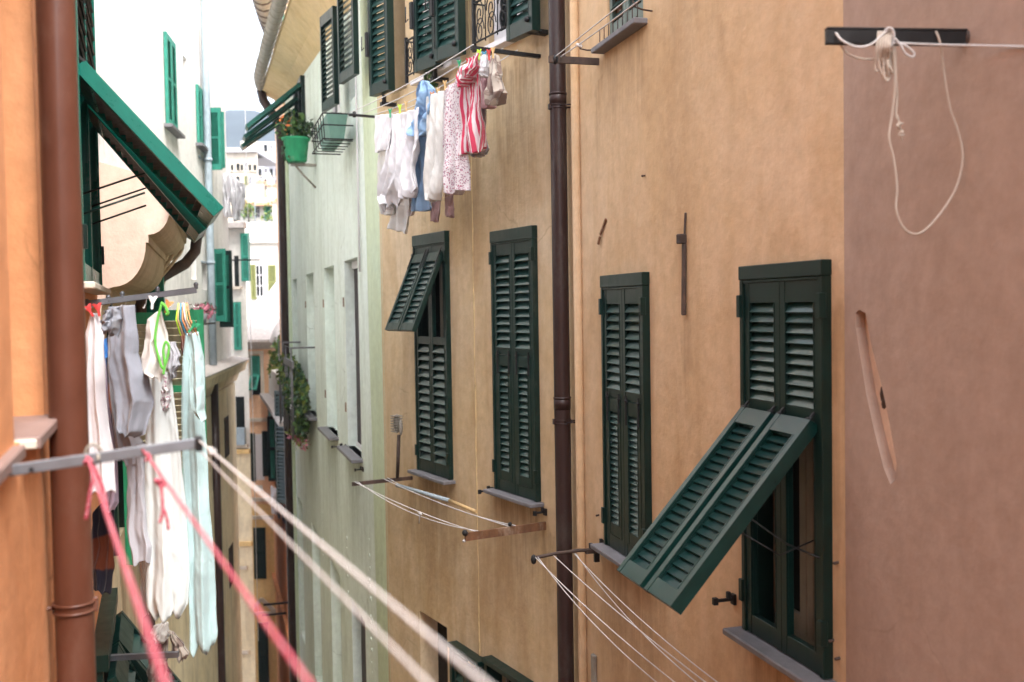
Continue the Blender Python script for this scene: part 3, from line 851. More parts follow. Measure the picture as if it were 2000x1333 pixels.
# ------------------------------------------------------------------ left-hand houses
HO = house('orange house at the left edge with a red-brown downpipe and bright green awning shutters', O)
oW = (.36, 2.12, 11.16, 13.6)
oN = (3.67, 4.45, 10.64, 12.7)
oL = (.45, 1.75, 7.0, 9.15)
wall(HO, 'wall', 0, 7.7, 0, 14.2, [(rpoly(oW[0] + .04, oW[1] - .04, oW[2] + .02, oW[3]), .28, 1), (rpoly(*oN), .34, 1), (rpoly(*oL), .28, 1)], [M['orange'], M['room']])
so = shutter_window(HO, O, 0, 0, 0, 0, .445, 12, 15, 'low', (R(39), R(42)), mat=M['teal'], smat=M['teal_shade'], rect=oW, head=.09, sillout=.1, sillmat=M['marble'])
mb = MB(); mb.box(oN[0] - .02, oN[0] + .03, -.34, -.13, oN[2], oN[3]); mb.build('window_jamb', M['orange'], HO)
mb = MB(); mb.box(oN[0] - .03, 4.34, -.34, .055, 10.615, 10.65); b_ = mb.build('sill', M['slate_warm'], HO, bevel=.004)
mb = MB(); mb.box(4.34, 4.352, -.03, .045, 10.617, 10.645); mb.build('worn_edge', M['marble'], b_, bevel=.004)
mb = MB(); mb.box(4.47, 6.4, -.2, .03, 10.61, 10.645); mb.build('sill', M['slate_warm'], HO, bevel=.004)
_ps, _pz = O.hit(127, 600, .085)
downpipe(HO, _ps, .085, .0625, GZ, 14.4, M['rustpipe'], [z for z in (10.0, 13.5, 6.0)], M['rustpipe'], (), label='red-brown downpipe on the orange wall')
for q_, zz_ in ((.62, 12.02), (1.1, 11.86), (1.5, 12.0), (1.95, 11.84)):
    mb = MB(); mb.tube([(q_, .0, zz_ - .35), (q_, .34, zz_ - .22)], .006, 6); mb.build('stay_rod', M['shut'], HO)
mb = MB(); mb.box(.3, 1.9, -.05, .16, 6.95, 7.0); mb.build('sill', M['slate'], HO)
# lower window: open louvred awning seen from above
mb = MB(); mb.box(oL[0] - .03, oL[0] + .05, -.1, .06, oL[2], oL[3]); mb.box(oL[1] - .05, oL[1] + .03, -.1, .06, oL[2], oL[3]); mb.box(oL[0] - .04, oL[1] + .04, -.1, .09, oL[3] - .06, oL[3] + .03)
mb.build('shutter_surround', M['shut'], HO)
leaf(HO, .62, 1.55, [(.1, 1.42, 20)], (.55, .10, oL[3] - .1), (R(34), 0, 0), M['shut'], M['slatshade'], .05, .06, name='awning_shutter', hang=True)
leaf(HO, .60, 1.55, [(.1, 1.42, 20)], (1.19, .10, oL[3] - .1), (R(26), 0, 0), M['shut'], M['slatshade'], .05, .06, name='awning_shutter', hang=True)
# unseen orange wall behind the viewer, added to block light from behind
O2 = Fac(-.27, -.35, math.atan2(-1, .02))
HO2 = house('orange house wall at the viewer\'s back', O2)
wall(HO2, 'wall', .0, 9, 0, 11.9, [], [M['orange'], M['room']])

# cream house with the moulded cornice
V = Fac(-4.275, 11.34, math.atan2(-.958, .286))      # x runs towards the viewer
HV = house('cream house with a deep moulded cornice and zinc gutter behind the green awning', V)
VL = 3.9
wall(HV, 'wall', 0, VL, 0, 11.55, [(rpoly(1.0, 3.3, 9.0, 11.3), .25, 1)], [M['cream2'], M['room']], body=3)
mb = MB()
prof = [(0, 10.75), (.03, 11.05), (.06, 11.10), (.06, 11.18), (.12, 11.20)]
prof += [(.12 + .24 * math.sin(a), 11.20 + .34 * (1 - math.cos(a))) for a in [PI / 2 * k / 8 for k in range(1, 9)]]
prof += [(.38, 11.54), (.38, 11.60)]
prof += [(.38 + .16 * math.sin(a), 11.60 + .2 * (1 - math.cos(a))) for a in [PI / 2 * k / 6 for k in range(1, 7)]]
prof += [(.56, 11.80), (.58, 12.0), (-.5, 12.3), (-.5, 10.75)]
mb.prism(prof, -.25, VL, 0, False, False)
n = len(mb.v); mb.v += [Vector((VL, a, b)) for a, b in prof]
for t in tessellate_polygon([[Vector((a, b, 0)) for a, b in prof]]): mb.face([n + i for i in t], 1)
mb.build('cornice', [M['vault'], M['vpink']], HV)
# curved plaster ribs across the soffit
for k in range(4):
    mb = MB(); pts = []
    for i in range(12):
        a = PI / 2 * i / 11
        pts.append((.35 + k * .18 + .5 * math.sin(a), .12 + .40 * math.cos(a) * (1 - .12 * k), 11.24 + .34 * (1 - math.sin(a)) * .2 + .42 * (math.cos(a)) ** 1.5 * .9))
    mb.tube(pts, .018, 6); mb.build('moulding', M['vault'], HV)
mb = MB(); mb.tube([(-.3, .64, 12.0), (VL, .64, 12.0)], .01, 6); vg = mb.build('gutter', M['zinc'], HV)
for i in range(15):
    link('gutter_section', gme, vg, (-.3 + i * .29, .66, 11.96), (rnd.uniform(-.04, .04), 0, 0)).scale = (.7, .9, .9)
mb = MB(); mb.tube([(-.1, .68, 11.86), (-.05, .66, 11.70), (.1, .55, 11.55), (.4, .32, 11.40), (.72, .14, 11.28), (.8, .10, 11.1), (.8, .10, 8), (.8, .10, GZ)], .062, 14)
mb.build('downpipe', M['rustdark'], HV)
# big open louvred leaves standing off the wall
for (s_, y_, w_, h_, z_, m_, sm_, rz) in ((2.85, .06, .36, 2.2, 8.80, M['grass'], M['beige_slat'], 1.50), (2.30, .34, .42, 1.6, 9.42, M['grass'], M['beige_slat'], 1.42),
                                    (.6, .03, .32, 1.6, 9.9, M['faded'], M['faded'], 1.3)):
    leaf(HV, w_, h_, [(.12, h_ * .52, 17 if h_ > 2 else 12), (h_ * .56, h_ - .1, 14 if h_ > 2 else 9)], (s_, y_, z_), (0, 0, rz), m_, sm_, .04, .06,
         label='leaf green open shutter with faded beige slats')
mb = MB(); mb.box(.95, 3.35, -.1, .05, 11.18, 11.36); mb.box(.95, 1.05, -.1, .05, 9.0, 11.18); mb.box(3.25, 3.35, -.1, .05, 9.0, 11.18); mb.box(2.1, 2.2, -.1, .04, 9.0, 11.18)
mb.build('window_frame', M['shut'], HV)
mb = MB(); mb.box(1.05, 2.1, -.12, -.1, 9, 11.18); mb.build('pane', M['glass'], HV)

# tall white house
Wt = Fac(-6.8, 24.1, math.atan2(-.9898, .1425))
HW = house('tall white washed house with faded green shutters and a grey drainpipe', Wt)
def wrect(TL, BL, TR, BR): return Wt.rect(TL, BL, TR, BR, 0)
wa = wrect((318, 66), (324, 250), (337, 82), (342, 256)); wb = wrect((381, 168), (385, 284), (393, 176), (396, 290))
we = wrect((395, 515), (395, 565), (404, 515), (404, 568)); wf = wrect((357, 110), (358, 138), (365, 114), (365, 140))
wg = wrect((372, 480), (373, 545), (383, 480), (383, 548))
wall(HW, 'wall', 0, 13.2, 0, 19.3, [(rpoly(*wa), .1, 1), (rpoly(*wb), .1, 1), (rpoly(*we), .2, 0), (rpoly(*wf), .25, 0), (rpoly(*wg), .2, 0)], [M['white'], M['room']])
for rc in (wa, wb):
    w_ = (rc[1] - rc[0]) / 2; h_ = rc[3] - rc[2]
    for k in range(2):
        leaf(HW, w_ - .01, h_, [(.12, h_ * .5, 14), (h_ * .54, h_ - .1, 14)], (rc[0] + k * w_, .03, rc[2]), (0, 0, 0), M['faded'], M['faded'], .05, .06, single=False)
    sill(HW, rc[0] - .2, rc[1] + .15, rc[2], .14, .06, M['slate'])
for (px, y0, y1) in ((424, 212, 330), (435, 222, 328), (441, 487, 628), (449, 490, 640)):
    s, zt = Wt.hit(px, y0, .3); _, zb = Wt.hit(px, y1, .3); h_ = zt - zb
    leaf(HW, .34 if px < 440 else .3, h_, [(.12, h_ * .5, 12), (h_ * .54, h_ - .1, 12)], (s, .05, zb), (0, 0, 1.35 if px in (424, 449) else 1.0), M['faded'] if px != 449 else M['shut'], M['faded'], .05, .06, single=False)
s, z = Wt.hit(412, 600, .1)
mb = MB(); mb.tube([(s, .12, z_) for z_ in (21, 18, 15, 12, 9.9)], .075, 12); p_ = mb.build('drainpipe', M['greypipe'], HW)
for z_ in (14.1, 17.5, 12.0):
    mb = MB(); mb.tube([(s, .12, z_ - .03), (s, .12, z_ + .03)], .09, 12); mb.bar((s, 0, z_), (s + .5, .02, z_), .03, .03); mb.build('pipe_clamp', M['greypipe'], p_)
mb = MB(); mb.tube([(s - .1, .1, z_) for z_ in (9.6, 6, 3, GZ)], .09, 12); mb.build('drainpipe', M['brownpipe'], HW)
_, zc = Wt.hit(452, 712, 0)
mb = MB(); mb.prism([(0, zc - .45), (.06, zc - .42), (.14, zc - .22), (.28, zc - .16), (.32, zc), (.36, zc + .02), (.36, zc + .08), (0, zc + .16)], -.35, 13.2)
mb.build('string_course', M['cream2'], HW)
mb = MB(); mb.prism([(.0, zc + .162), (.38, zc + .084), (.38, zc + .11), (0, zc + .19)], -.4, 13.2); mb.build('slate_capping', M['greytile'], HW)
mb = MB(); mb.box(-.1, 13.2, 0, .05, GZ, zc - .45); mb.build('lower_wall', M['cream2'], HW)
for a, t_ in ((1.2, 8.6), (3.0, 8.2), (1.0, 5.6)):
    mb = MB(); mb.box(a, a + .7, .045, .06, t_ - .9, t_); mb.build('window', M['room'], HW)
mb = MB(); mb.tube([(.3, .5, z_) for z_ in (21, 15, 9, 3)], .008, 5); mb.build('cable', M['winwhite'], HW)
mb = MB(); mb.tube([(1.6, 0, 12.15), (1.6, .9, 12.15)], .02, 6); mb.build('bracket', M['black'], HW)

# ------------------------------------------------------------------ far houses
def windows(H, fac, wins, single=False):
    for (x0, y0, x1, y1, kind) in wins:
        a, zt = fac.hit(x1, y0, 0); b, zb = fac.hit(x0, y1, 0)
        if a > b: a, b = b, a
        w_ = b - a; h_ = zt - zb
        if kind in ('shut', 'teal', 'olive'):
            m_ = {'shut': M['shut'], 'teal': M['faded'], 'olive': M['olive']}[kind]
            lw = w_ / 2 if w_ > .5 else w_
            for k in range(2 if w_ > .5 else 1):
                leaf(H, lw - .015, h_, [(.08, h_ * .48, 11), (h_ * .53, h_ - .08, 11)], (a + k * lw, .05, zb), (0, 0, 0), m_, m_, .06, .06, single=False)
        elif kind == 'awn':
            leaf(H, w_, h_ * .52, [(.08, h_ * .52 - .08, 10)], (a, .04, zb + h_ * .48), (0, 0, 0), M['faded'], M['faded'], .06, .06, single=False)
            mb = MB(); mb.box(a, b, -.02, .015, zb, zb + h_ * .5); mb.build('window', M['glass'], H)
            leaf(H, w_, h_ * .5, [(.08, h_ * .5 - .08, 9)], (a, .1, zb + h_ * .5), (R(48), 0, 0), M['faded'], M['faded'], .06, .06, name='awning_shutter', hang=True, single=False)
            mb = MB(); mb.box(a - .12, a - .02, .0, .06, zb - .1, zt + .12); mb.box(b + .02, b + .12, 0, .06, zb - .1, zt + .12); mb.box(a - .12, b + .12, 0, .07, zt + .05, zt + .16)
            mb.build('window_surround', M['far1'], H)
        elif kind == 'win':
            mb = MB(); mb.box(a, b, .0, .02, zb, zt); f_ = mb.build('window', M['glass'], H)
            mb = MB(); t_ = w_ * .09
            for x in (a, (a + b) / 2 - t_ / 2, b - t_): mb.box(x, x + t_, .02, .05, zb, zt)
            for q in (0, .33, .66, .96): mb.box(a, b, .022, .045, zb + h_ * q, zb + h_ * q + t_)
            mb.build('window_frame', M['winwhite'], f_)
        elif kind == 'dark':
            mb = MB(); mb.box(a, b, .0, .012, zb, zt); mb.build('window', M['glass'], H)
            mb = MB(); mb.box(a - .08, b + .08, 0, .12, zb - .08, zb); mb.build('sill', M['far1'], H)
        elif kind == 'white':
            mb = MB(); mb.box(a, b, .0, .012, zb, zt); mb.build('blind', M['winwhite'], H)
        elif kind == 'panel':
            mb = MB(); mb.box(a, b, .0, .03, zb, zt); mb.build('wall_panel', M['far5'], H)
M['olive'] = paint('olive_shutter', (0.17, 0.18, 0.06), 0.6, 0.2)
def far_house(label, Y, x0, x1, ytop, mat, wins, depth=6, turn=0.0, ybot=None):
    f = front(Y, 0, turn)
    a, z1 = f.hit(x1, ytop); b, _ = f.hit(x0, ytop)
    base = Fac(*f.w((a + b) / 2, 0, 0).xy, f.th)
    H = empty('house', base); tag(H, label, 'house', 'houses beyond the end of the alley')
    c = (a + b) / 2
    wall(H, 'wall', a - c, b - c, 0, z1, [], [mat], body=depth, skew=.28)
    windows(H, base, wins)
    return H, base, a - c, b - c, z1
H1, f1, a1, b1, z1 = far_house('pale strip of house with green shutters just beyond the white house', 27.5, 425, 478, 436, M['far5'],
    [(472, 456, 488, 550, 'teal'), (458, 590, 471, 684, 'teal'), (463, 775, 477, 868, 'dark'), (459, 500, 466, 560, 'dark'), (466, 1035, 477, 1105, 'dark'), (468, 1200, 480, 1270, 'dark')])
mb = MB(); mb.box(a1 - .05, b1, 0, .3, z1 - .15, z1); mb.build('eave', M['greytile'], H1)
for yy in (880, 1060):
    _, z_ = f1.hit(470, yy); mb = MB(); mb.box(a1, b1, 0, .12, z_ - .08, z_ + .04); mb.build('string_course', M['far3'], H1)
_, z_ = f1.hit(470, 882); mb = MB(); mb.box(a1, b1, 0, .03, GZ, z_); mb.build('lower_wall', M['cream2'], H1)
mb = MB(); mb.box(a1 + .1, a1 + .55, .02, .2, f1.hit(470, 868)[1], f1.hit(470, 835)[1])
mb.build('railing', M['greypipe'], H1)
H2, f2, a2, b2, z2 = far_house('peach and ochre house with a projecting slate eave closing the alley', 34, 484, 531, 668, M['far2'],
    [(492, 695, 508, 772, 'awn'), (499, 848, 515, 938, 'white'), (491, 846, 498, 940, 'shut'), (514, 842, 526, 930, 'shut'), (497, 1030, 519, 1130, 'shut'),
     (499, 948, 513, 960, 'panel'), (506, 1215, 524, 1340, 'shut')])
mb = MB(); mb.prism([(0, z2 - .25), (.25, z2 - .1), (.5, z2), (.7, z2 + .02), (.7, z2 + .1), (0, z2 + .5), (-5, z2 + 2.2), (-5, z2 - .25)], a2 - .1, b2 + .15); mb.build('roof', M['greytile'], H2)
_, z_ = f2.hit(500, 985); mb = MB(); mb.box(a2, b2, .0, .03, GZ, z_); mb.build('lower_wall', M['far3'], H2)
for yy in (820, 975, 1010):
    _, z_ = f2.hit(500, yy); mb = MB(); mb.box(a2, b2, .03, .12, z_ - .06, z_ + .06); mb.build('string_course', M['far1'], H2)
c_, z_ = f2.hit(513, 1185)
mb = MB(); mb.bar((c_ - .45, .1, z_ - .15), (c_, .1, z_ + .3), .12, .07, (0, 1, 0)); mb.bar((c_ + .45, .1, z_ - .15), (c_, .1, z_ + .3), .12, .07, (0, 1, 0)); mb.bar((c_ - .5, .1, z_ - .2), (c_ + .5, .1, z_ - .2), .12, .08)
mb.build('pediment', M['far1'], H2)
a_, z_ = f2.hit(520, 975); mb = MB()
# orange house on the right beyond the mint house
Or = away(-5.62, 25.3, -.298)
HR = house('narrow orange house past the dark pipe with white laundry and a rooftop terrace', Or, 'houses along the alley')
_, zt = Or.hit(548, 800)
wall(HR, 'wall', 0, 9.2, 0, zt, [], [M['far4']], body=5)
mb = MB(); mb.box(-.1, 9.3, -.2, .35, zt, zt + .12); mb.build('slate_capping', M['greytile'], HR)
mb = MB(); mb.box(-.1, 9.3, -.25, .05, zt + .12, zt + 1.0); mb.build('parapet', M['far5'], HR)
mb = MB(); mb.box(2.5, 8.5, -3, -1.4, zt, zt + 2.2); mb.build('roof_room', M['far4'], HR)
for (x, w_, rz_) in ((Or.hit(556, 900)[0], .8, .1), (Or.hit(546, 900)[0], .3, 1.2), (Or.hit(537, 900)[0], .7, .1)):
    z0_ = zt - 2.3
    leaf(HR, w_, 2.0, [(.1, .95, 12), (1.05, 1.9, 12)], (x, .05, z0_), (0, 0, rz_), M['shut'], M['faded'], .06, .07, single=False)
    mb = MB(); mb.box(x - .1, x + w_, .0, .02, z0_, z0_ + 2.1); mb.build('window', M['glass'], HR)
for x, z_ in ((1.5, zt - 2.6), (1.5, zt - 6.2)):
    mb = MB(); mb.box(-.05, 9.2, 0, .1, z_, z_ + .12); mb.build('string_course', M['far4'], HR)
for i, z_ in enumerate((zt - 5.4, zt - 6.0, zt - 9.1, zt - 9.8, zt - 10.5)):
    mb = MB(); mb.bar((3 + (i % 2), 0, z_), (3 + (i % 2), .7, z_), .05, .05); mb.build('bracket', M['black'], HR)
leaf(HR, .6, 3.0, [(.1, 1.4, 14), (1.5, 2.9, 14)], (.9, .05, zt - 2.2), (0, 0, .5), M['shut'], M['shut'], .05, .07, single=False)
H3, f3, a3, b3, z3 = far_house('white house with olive shutters and a terrace wall', 46, 466, 575, 474, M['far5'],
    [(491, 517, 500, 585, 'olive'), (501, 517, 514, 580, 'win'), (525, 518, 539, 588, 'olive')], depth=5)
mb = MB(); mb.box(a3, b3, .0, .2, z3, z3 + .1); mb.box(a3, b3, -.3, .02, z3 + .1, z3 + .95); mb.build('parapet', M['far5'], H3)
for i in range(7):
    x = a3 + .3 + i * .42; mb = MB(); mb.tube([(x, .1, z3 - .02), (x, .1, z3 + .25)], .03, 6); mb.build('finial', M['greypipe'], H3)
# roofs between them
_, zr0 = front(38).hit(520, 650); _, zr1 = front(45).hit(520, 592)
H4, f4, a4, b4, z4 = far_house('low house with a grey stone roof and a dormer below the white house', 38, 478, 578, 652, M['far1'], [], depth=6)
mb = MB(); mb.quad((a4 - .2, .5, z4), (b4, .5, z4), (b4, -6.5, zr1 + .2), (a4 - .2, -6.5, zr1 + .2)); mb.quad((a4 - .2, .5, z4 - .12), (b4, .5, z4 - .12), (b4, .5, z4), (a4 - .2, .5, z4)); mb.build('roof', M['greytile'], H4)
mb = MB()
for i in range(9):
    mb.tube([(a4 + i * (b4 - a4) / 8, .5 - 7 * q, z4 + .02 + (zr1 + .2 - z4) * q) for q in (0, .25)], .05, 6)
mb.build('ridge_tiles', M['terracotta'], H4, kind='stuff')
mb = MB(); mb.prism([(-2.0, z4 - .1), (-2.0, z4 + 1.4), (-4, z4 + 1.5), (-4, z4 - .1)], b4 - 1.0, b4 - .3); mb.build('dormer', M['far1'], H4)
mb = MB(); mb.box(b4 - .85, b4 - .45, -2.0, -1.97, z4 + .3, z4 + 1.2); mb.build('window', M['glass'], H4)
H5, f5, a5, b5, z5 = far_house('cream house with teal shutters under a brown slate roof band', 60, 470, 580, 397, M['far5'],
    [(479, 400, 492, 426, 'win'), (517, 400, 528, 430, 'teal'), (499, 402, 508, 426, 'win'), (541, 402, 550, 426, 'win')], depth=5)
mb = MB(); mb.quad((a5, .6, z5), (b5, .6, z5), (b5, -4, z5 + 1.1), (a5, -4, z5 + 1.1)); mb.box(a5, b5, 0, .7, z5 - .18, z5 - .01); mb.build('roof', M['terracotta'], H5)
H6, f6, a6, b6, z6 = far_house('cream hillside apartment house with arched roof line', 82, 440, 503, 298, M['far1'],
    [(478, 318, 484, 334, 'win'), (478, 344, 484, 362, 'olive'), (495, 322, 501, 334, 'dark'), (462, 320, 468, 334, 'dark'), (462, 345, 468, 362, 'dark')], depth=10)
mb = MB(); mb.prism([(0.4, z6), (0.4, z6 + .35), (-8, z6 + .6), (-8, z6)], a6, b6); mb.build('cornice', M['far6'], H6)
mb = MB(); mb.box(b6 - 2.4, b6 - 1.0, -3, -1, z6, z6 + 1.1); mb.build('chimney', M['far1'], H6)
H7, f7, a7, b7, z7 = far_house('lilac grey apartment block high on the slope', 95, 500, 580, 276, M['far6'],
    [(x, y, x + 6, y + 14, 'dark' if (x + y) % 3 else 'win') for x in (505, 516, 527, 538, 549) for y in (283, 306, 330, 352)], depth=8)
mb = MB(); mb.box(a7 + 1.5, b7 - 1.0, .1, .8, z7 - 1.8, z7 - 1.65); mb.build('balcony', M['far5'], H7)
H8, f8, a8, b8, z8 = far_house('white chimney stack house in front of the lilac block', 72, 515, 529, 338, M['far5'], [(517, 350, 521, 372, 'dark')], depth=3)
H9, f9, a9, b9, z9 = far_house('pink house whose old gutter curves out at the top', 27, 546, 640, -90, M['far2'], [(548, 20, 556, 55, 'teal')], depth=5)
g0 = front(26.4).w(*[front(26.4).hit(541, 62)[0], 0, front(26.4).hit(541, 62)[1]])
pts = [EYE + ray(x, y) * (q / ray(x, y).y) for x, y, q in ((548, 82, 26.9), (536, 62, 26.4), (524, 30, 25.4), (510, -20, 24.0), (500, -60, 22.8))]
mb = MB(); Mi = Matrix.Rotation(-f9.th, 4, 'Z') @ Matrix.Translation(-f9.p)
pts = [Mi @ p for p in pts]
mb.tube(pts, [.17, .26, .27, .27, .27], 12)
g9 = mb.build('gutter', M['zinc'], H9)
for i in range(1, 14):
    q = i / 14 * 3.6; k = int(q); p = pts[k].lerp(pts[k+1], q - k) if k < 4 else pts[4]
    d = (pts[min(k+1, 4)] - pts[min(k, 3)]).normalized()
    mb = MB(); mb.tube([p - d * .03, p + d * .03], .285, 12); mb.build('seam', M['rustdark'], g9)

# roofscape: chimneys and aerials
for H_, aa, bb, zz, spots in ((H5, a5, b5, z5, (.25, .55, .8)), (H3, a3, b3, z3 + .95, (.45,))):
    for i, q in enumerate(spots):
        x = aa + (bb - aa) * q; w_ = .25 + .1 * (i % 2)
        mb = MB(); mb.box(x - w_, x + w_, -2.4, -1.9, zz - .2, zz + 1.1 + .2 * i); mb.build('chimney', M['far1'] if i % 2 else M['far5'], H_)
        mb = MB(); mb.box(x - w_ - .1, x + w_ + .1, -2.5, -1.8, zz + 1.1 + .2 * i, zz + 1.2 + .2 * i); mb.build('chimney_cap', M['terracotta'], H_)
        mb = MB(); mb.tube([(x + 1.0, -1.5, zz), (x + 1.0, -1.5, zz + 1.7)], .02, 5)
        for k in range(3): mb.tube([(x + .8, -1.5, zz + 1.3 + k * .17), (x + 1.2, -1.5, zz + 1.3 + k * .17)], .014, 4)
        mb.build('aerial', M['greypipe'], H_)
for (H_, fc, wins) in ((H6, f6, [(486, 345, 492, 360, 'win'), (470, 322, 475, 334, 'dark'), (451, 322, 456, 334, 'dark'), (486, 322, 491, 334, 'dark')]),):
    windows(H_, Fac(*H_.location.xy, fc.th), wins)

# wooded hill
mb = MB(); nx, ny = 70, 24
for j in range(ny):
    for i in range(nx):
        x = -330 + 460 * i / (nx - 1); y = 420 + 260 * j / (ny - 1)
        rdg = 11 + 132 * math.exp(-((x + 175) / 130) ** 2)
        h = rdg * math.sin(PI / 2 * j / (ny - 1)) + noise.noise(Vector((x * .02, y * .02, 1))) * 10 * (j / ny)
        h += noise.noise(Vector((x * .12, y * .12, 4))) * 3
        mb.v.append(Vector((x, y, max(h, -1) - 1)))
for j in range(ny - 1):
    for i in range(nx - 1): mb.face((j*nx+i, j*nx+i+1, (j+1)*nx+i+1, (j+1)*nx+i), 0, True)
mb.build('hill', M['hill'], kind='structure')

# ------------------------------------------------------------------ cloth
def cloth(label, cat, fac, o, rows, mat, amp=.02, folds=3.0, bulge=.02, group=None, seed=0, name='garment', nu=40, nv=64, wav=.5, wr=1.0, parent=None, flare=0.0, hem=.01):
    """a hanging piece of cloth: outline rows give its edges; two layers joined at the rim, with folds that deepen downwards"""
    r = random.Random(seed * 13 + 5)
    R_ = [(fac.hit(*a, o), fac.hit(*b, o)) for a, b in rows]
    ph = [r.uniform(0, 6.28) for _ in range(6)]
    acc = [0]
    for i in range(1, len(R_)):
        acc.append(acc[-1] + max(1e-3, abs(R_[i][0][1] - R_[i-1][0][1])))
    def row(t):
        q = t * acc[-1]
        k = 0
        while k < len(acc) - 2 and q > acc[k+1]: k += 1
        f = (q - acc[k]) / (acc[k+1] - acc[k]); f = f * f * (3 - 2 * f) * .5 + f * .5
        A, B = R_[k], R_[k+1]
        return [A[e][c] * (1 - f) + B[e][c] * f for e in (0, 1) for c in (0, 1)]
    H_ = acc[-1]
    W_ = max(abs(a[0] - b[0]) for a, b in R_)
    V3 = []; UV = []
    for sd in (1, -1):
        for j in range(nv + 1):
            t = j / nv; ls, lz, rs, rz = row(t)
            for i in range(nu + 1):
                u = i / nu
                s = ls + (rs - ls) * u; z = lz + (rz - lz) * u
                g = amp * (.45 + .6 * t)
                y = g * (math.sin(2*PI*folds*u + ph[0] + wav*math.sin(3*t + ph[1])) + .28*math.sin(2*PI*folds*2.3*u + ph[2] + 2*t) + .35*math.sin(2*PI*(1.1*u + 1.7*t) + ph[3]))
                w1 = noise.noise(Vector((s * 8 + z * 1.2, z * 2.0, seed))); w2 = noise.noise(Vector((s * 20 - z * 5, z * 4.5, seed + 9))); w3 = noise.noise(Vector((s * 30 + z * 18, z * 13 - s * 9, seed + 4)))
                y += amp * (1.1 * w1 + .5 * (1 - 2 * abs(w2)) * .6 + .3 * (1 - 2 * abs(w3)) * .3) * wr
                th = .0025 + bulge * math.sin(PI * min(1, max(0, u))) ** .7 * min(1, .25 + t)
                s2 = s + noise.noise(Vector((t * 5, u * 2, seed + 3))) * .012 * (1 if rs > ls else -1)
                z2 = z + (t ** 3) * hem * math.sin(2*PI*folds*u + ph[4]) + noise.noise(Vector((u * 6, seed, 2))) * hem * t
                V3.append(fac.w(s2, o + y + sd * th, z2)); UV.append((abs(s - R_[0][0][0]) if False else u * W_, t * H_))
    org = fac.w((R_[0][0][0] + R_[0][1][0]) / 2, o, (R_[0][0][1] + R_[0][1][1]) / 2)
    n1 = (nu + 1) * (nv + 1); F_ = []
    for sd in (0, 1):
        for j in range(nv):
            for i in range(nu):
                a = sd * n1 + j * (nu + 1) + i
                q = (a, a + 1, a + nu + 2, a + nu + 1)
                F_.append(q if sd == 0 else q[::-1])
    for j in range(nv):
        for i in (0, nu):
            a = j * (nu + 1) + i; q = (a, a + nu + 1, n1 + a + nu + 1, n1 + a)
            F_.append(q if i == nu else q[::-1])
    for i in range(nu):
        a = i; F_.append((a, n1 + a, n1 + a + 1, a + 1)); 
        a = nv * (nu + 1) + i; F_.append((a, a + 1, n1 + a + 1, n1 + a))
    me = bpy.data.meshes.new(name); me.from_pydata([tuple(v - org) for v in V3], [], F_)
    me.materials.append(mat); uvl = me.uv_layers.new(name='UVMap')
    for l in me.loops: uvl.data[l.index].uv = UV[l.vertex_index]
    for p in me.polygons: p.use_smooth = True
    ob = bpy.data.objects.new(name, me); COL.objects.link(ob); ob.location = org
    if parent:
        ob.parent = parent; ob.location = parent.matrix_world.inverted() @ org if False else org - parent.location
    else: tag(ob, label, cat, group)
    return ob
M['c_white'] = fabric('white_cotton', (0.82, 0.81, 0.84), scale=1)
M['c_offwhite'] = fabric('offwhite_cotton', (0.78, 0.77, 0.74))
M['c_blue'] = fabric('blue_cotton', (0.34, 0.54, 0.80), grey=.2)
M['c_denim'] = fabric('mid_blue_cotton', (0.30, 0.46, 0.68), grey=.2)
M['c_spk'] = fabric('floral_print', (0.80, 0.74, 0.76), 'speckle', (0.50, 0.06, 0.13), 60)
M['c_spk2'] = fabric('small_floral_print', (0.80, 0.78, 0.78), 'speckle', (0.55, 0.2, 0.25), 110)
M['c_red'] = fabric('red_stripe_print', (0.82, 0.72, 0.74), 'stripe', (0.58, 0.06, 0.12), 26)
M['c_mauve'] = fabric('mauve_knit', (0.42, 0.27, 0.27), grey=.2)
M['c_rose'] = fabric('rose_cotton', (0.60, 0.38, 0.42), grey=.3)
M['c_grey'] = fabric('grey_marl', (0.26, 0.275, 0.32), grey=.2, trans=.1)
M['c_ltgrey'] = fabric('light_grey_jersey', (0.50, 0.50, 0.54), grey=.12)
M['c_aqua'] = fabric('pale_aqua_sheet', (0.70, 0.75, 0.745), grey=.06)
M['c_teal'] = fabric('teal_towelling', (0.42, 0.58, 0.59), weave=70, grey=.2, trans=.1)
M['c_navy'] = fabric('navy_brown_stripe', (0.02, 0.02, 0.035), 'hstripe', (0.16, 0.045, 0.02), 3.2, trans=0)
M['c_camo'] = fabric('patterned_bundle', (0.50, 0.44, 0.38), 'patch', (0.2, 0.14, 0.12), 14, trans=.1)
M['c_lime'] = fabric('lime_trim', (0.13, 0.48, 0.07), trans=.1)
M['c_cobalt'] = fabric('cobalt_cotton', (0.03, 0.22, 0.62))
M['c_lav'] = fabric('lavender_cotton', (0.62, 0.52, 0.66), grey=.2)
for nm, c_ in dict(peg_green=(.03, .3, .14), peg_lime=(.45, .75, .05), peg_red=(.5, .05, .05), peg_wood=(.55, .38, .18), peg_blue=(.06, .28, .42), peg_orange=(.6, .25, .1), peg_white=(.8, .8, .8)).items():
    M[nm] = paint(nm, c_, .5, .1)

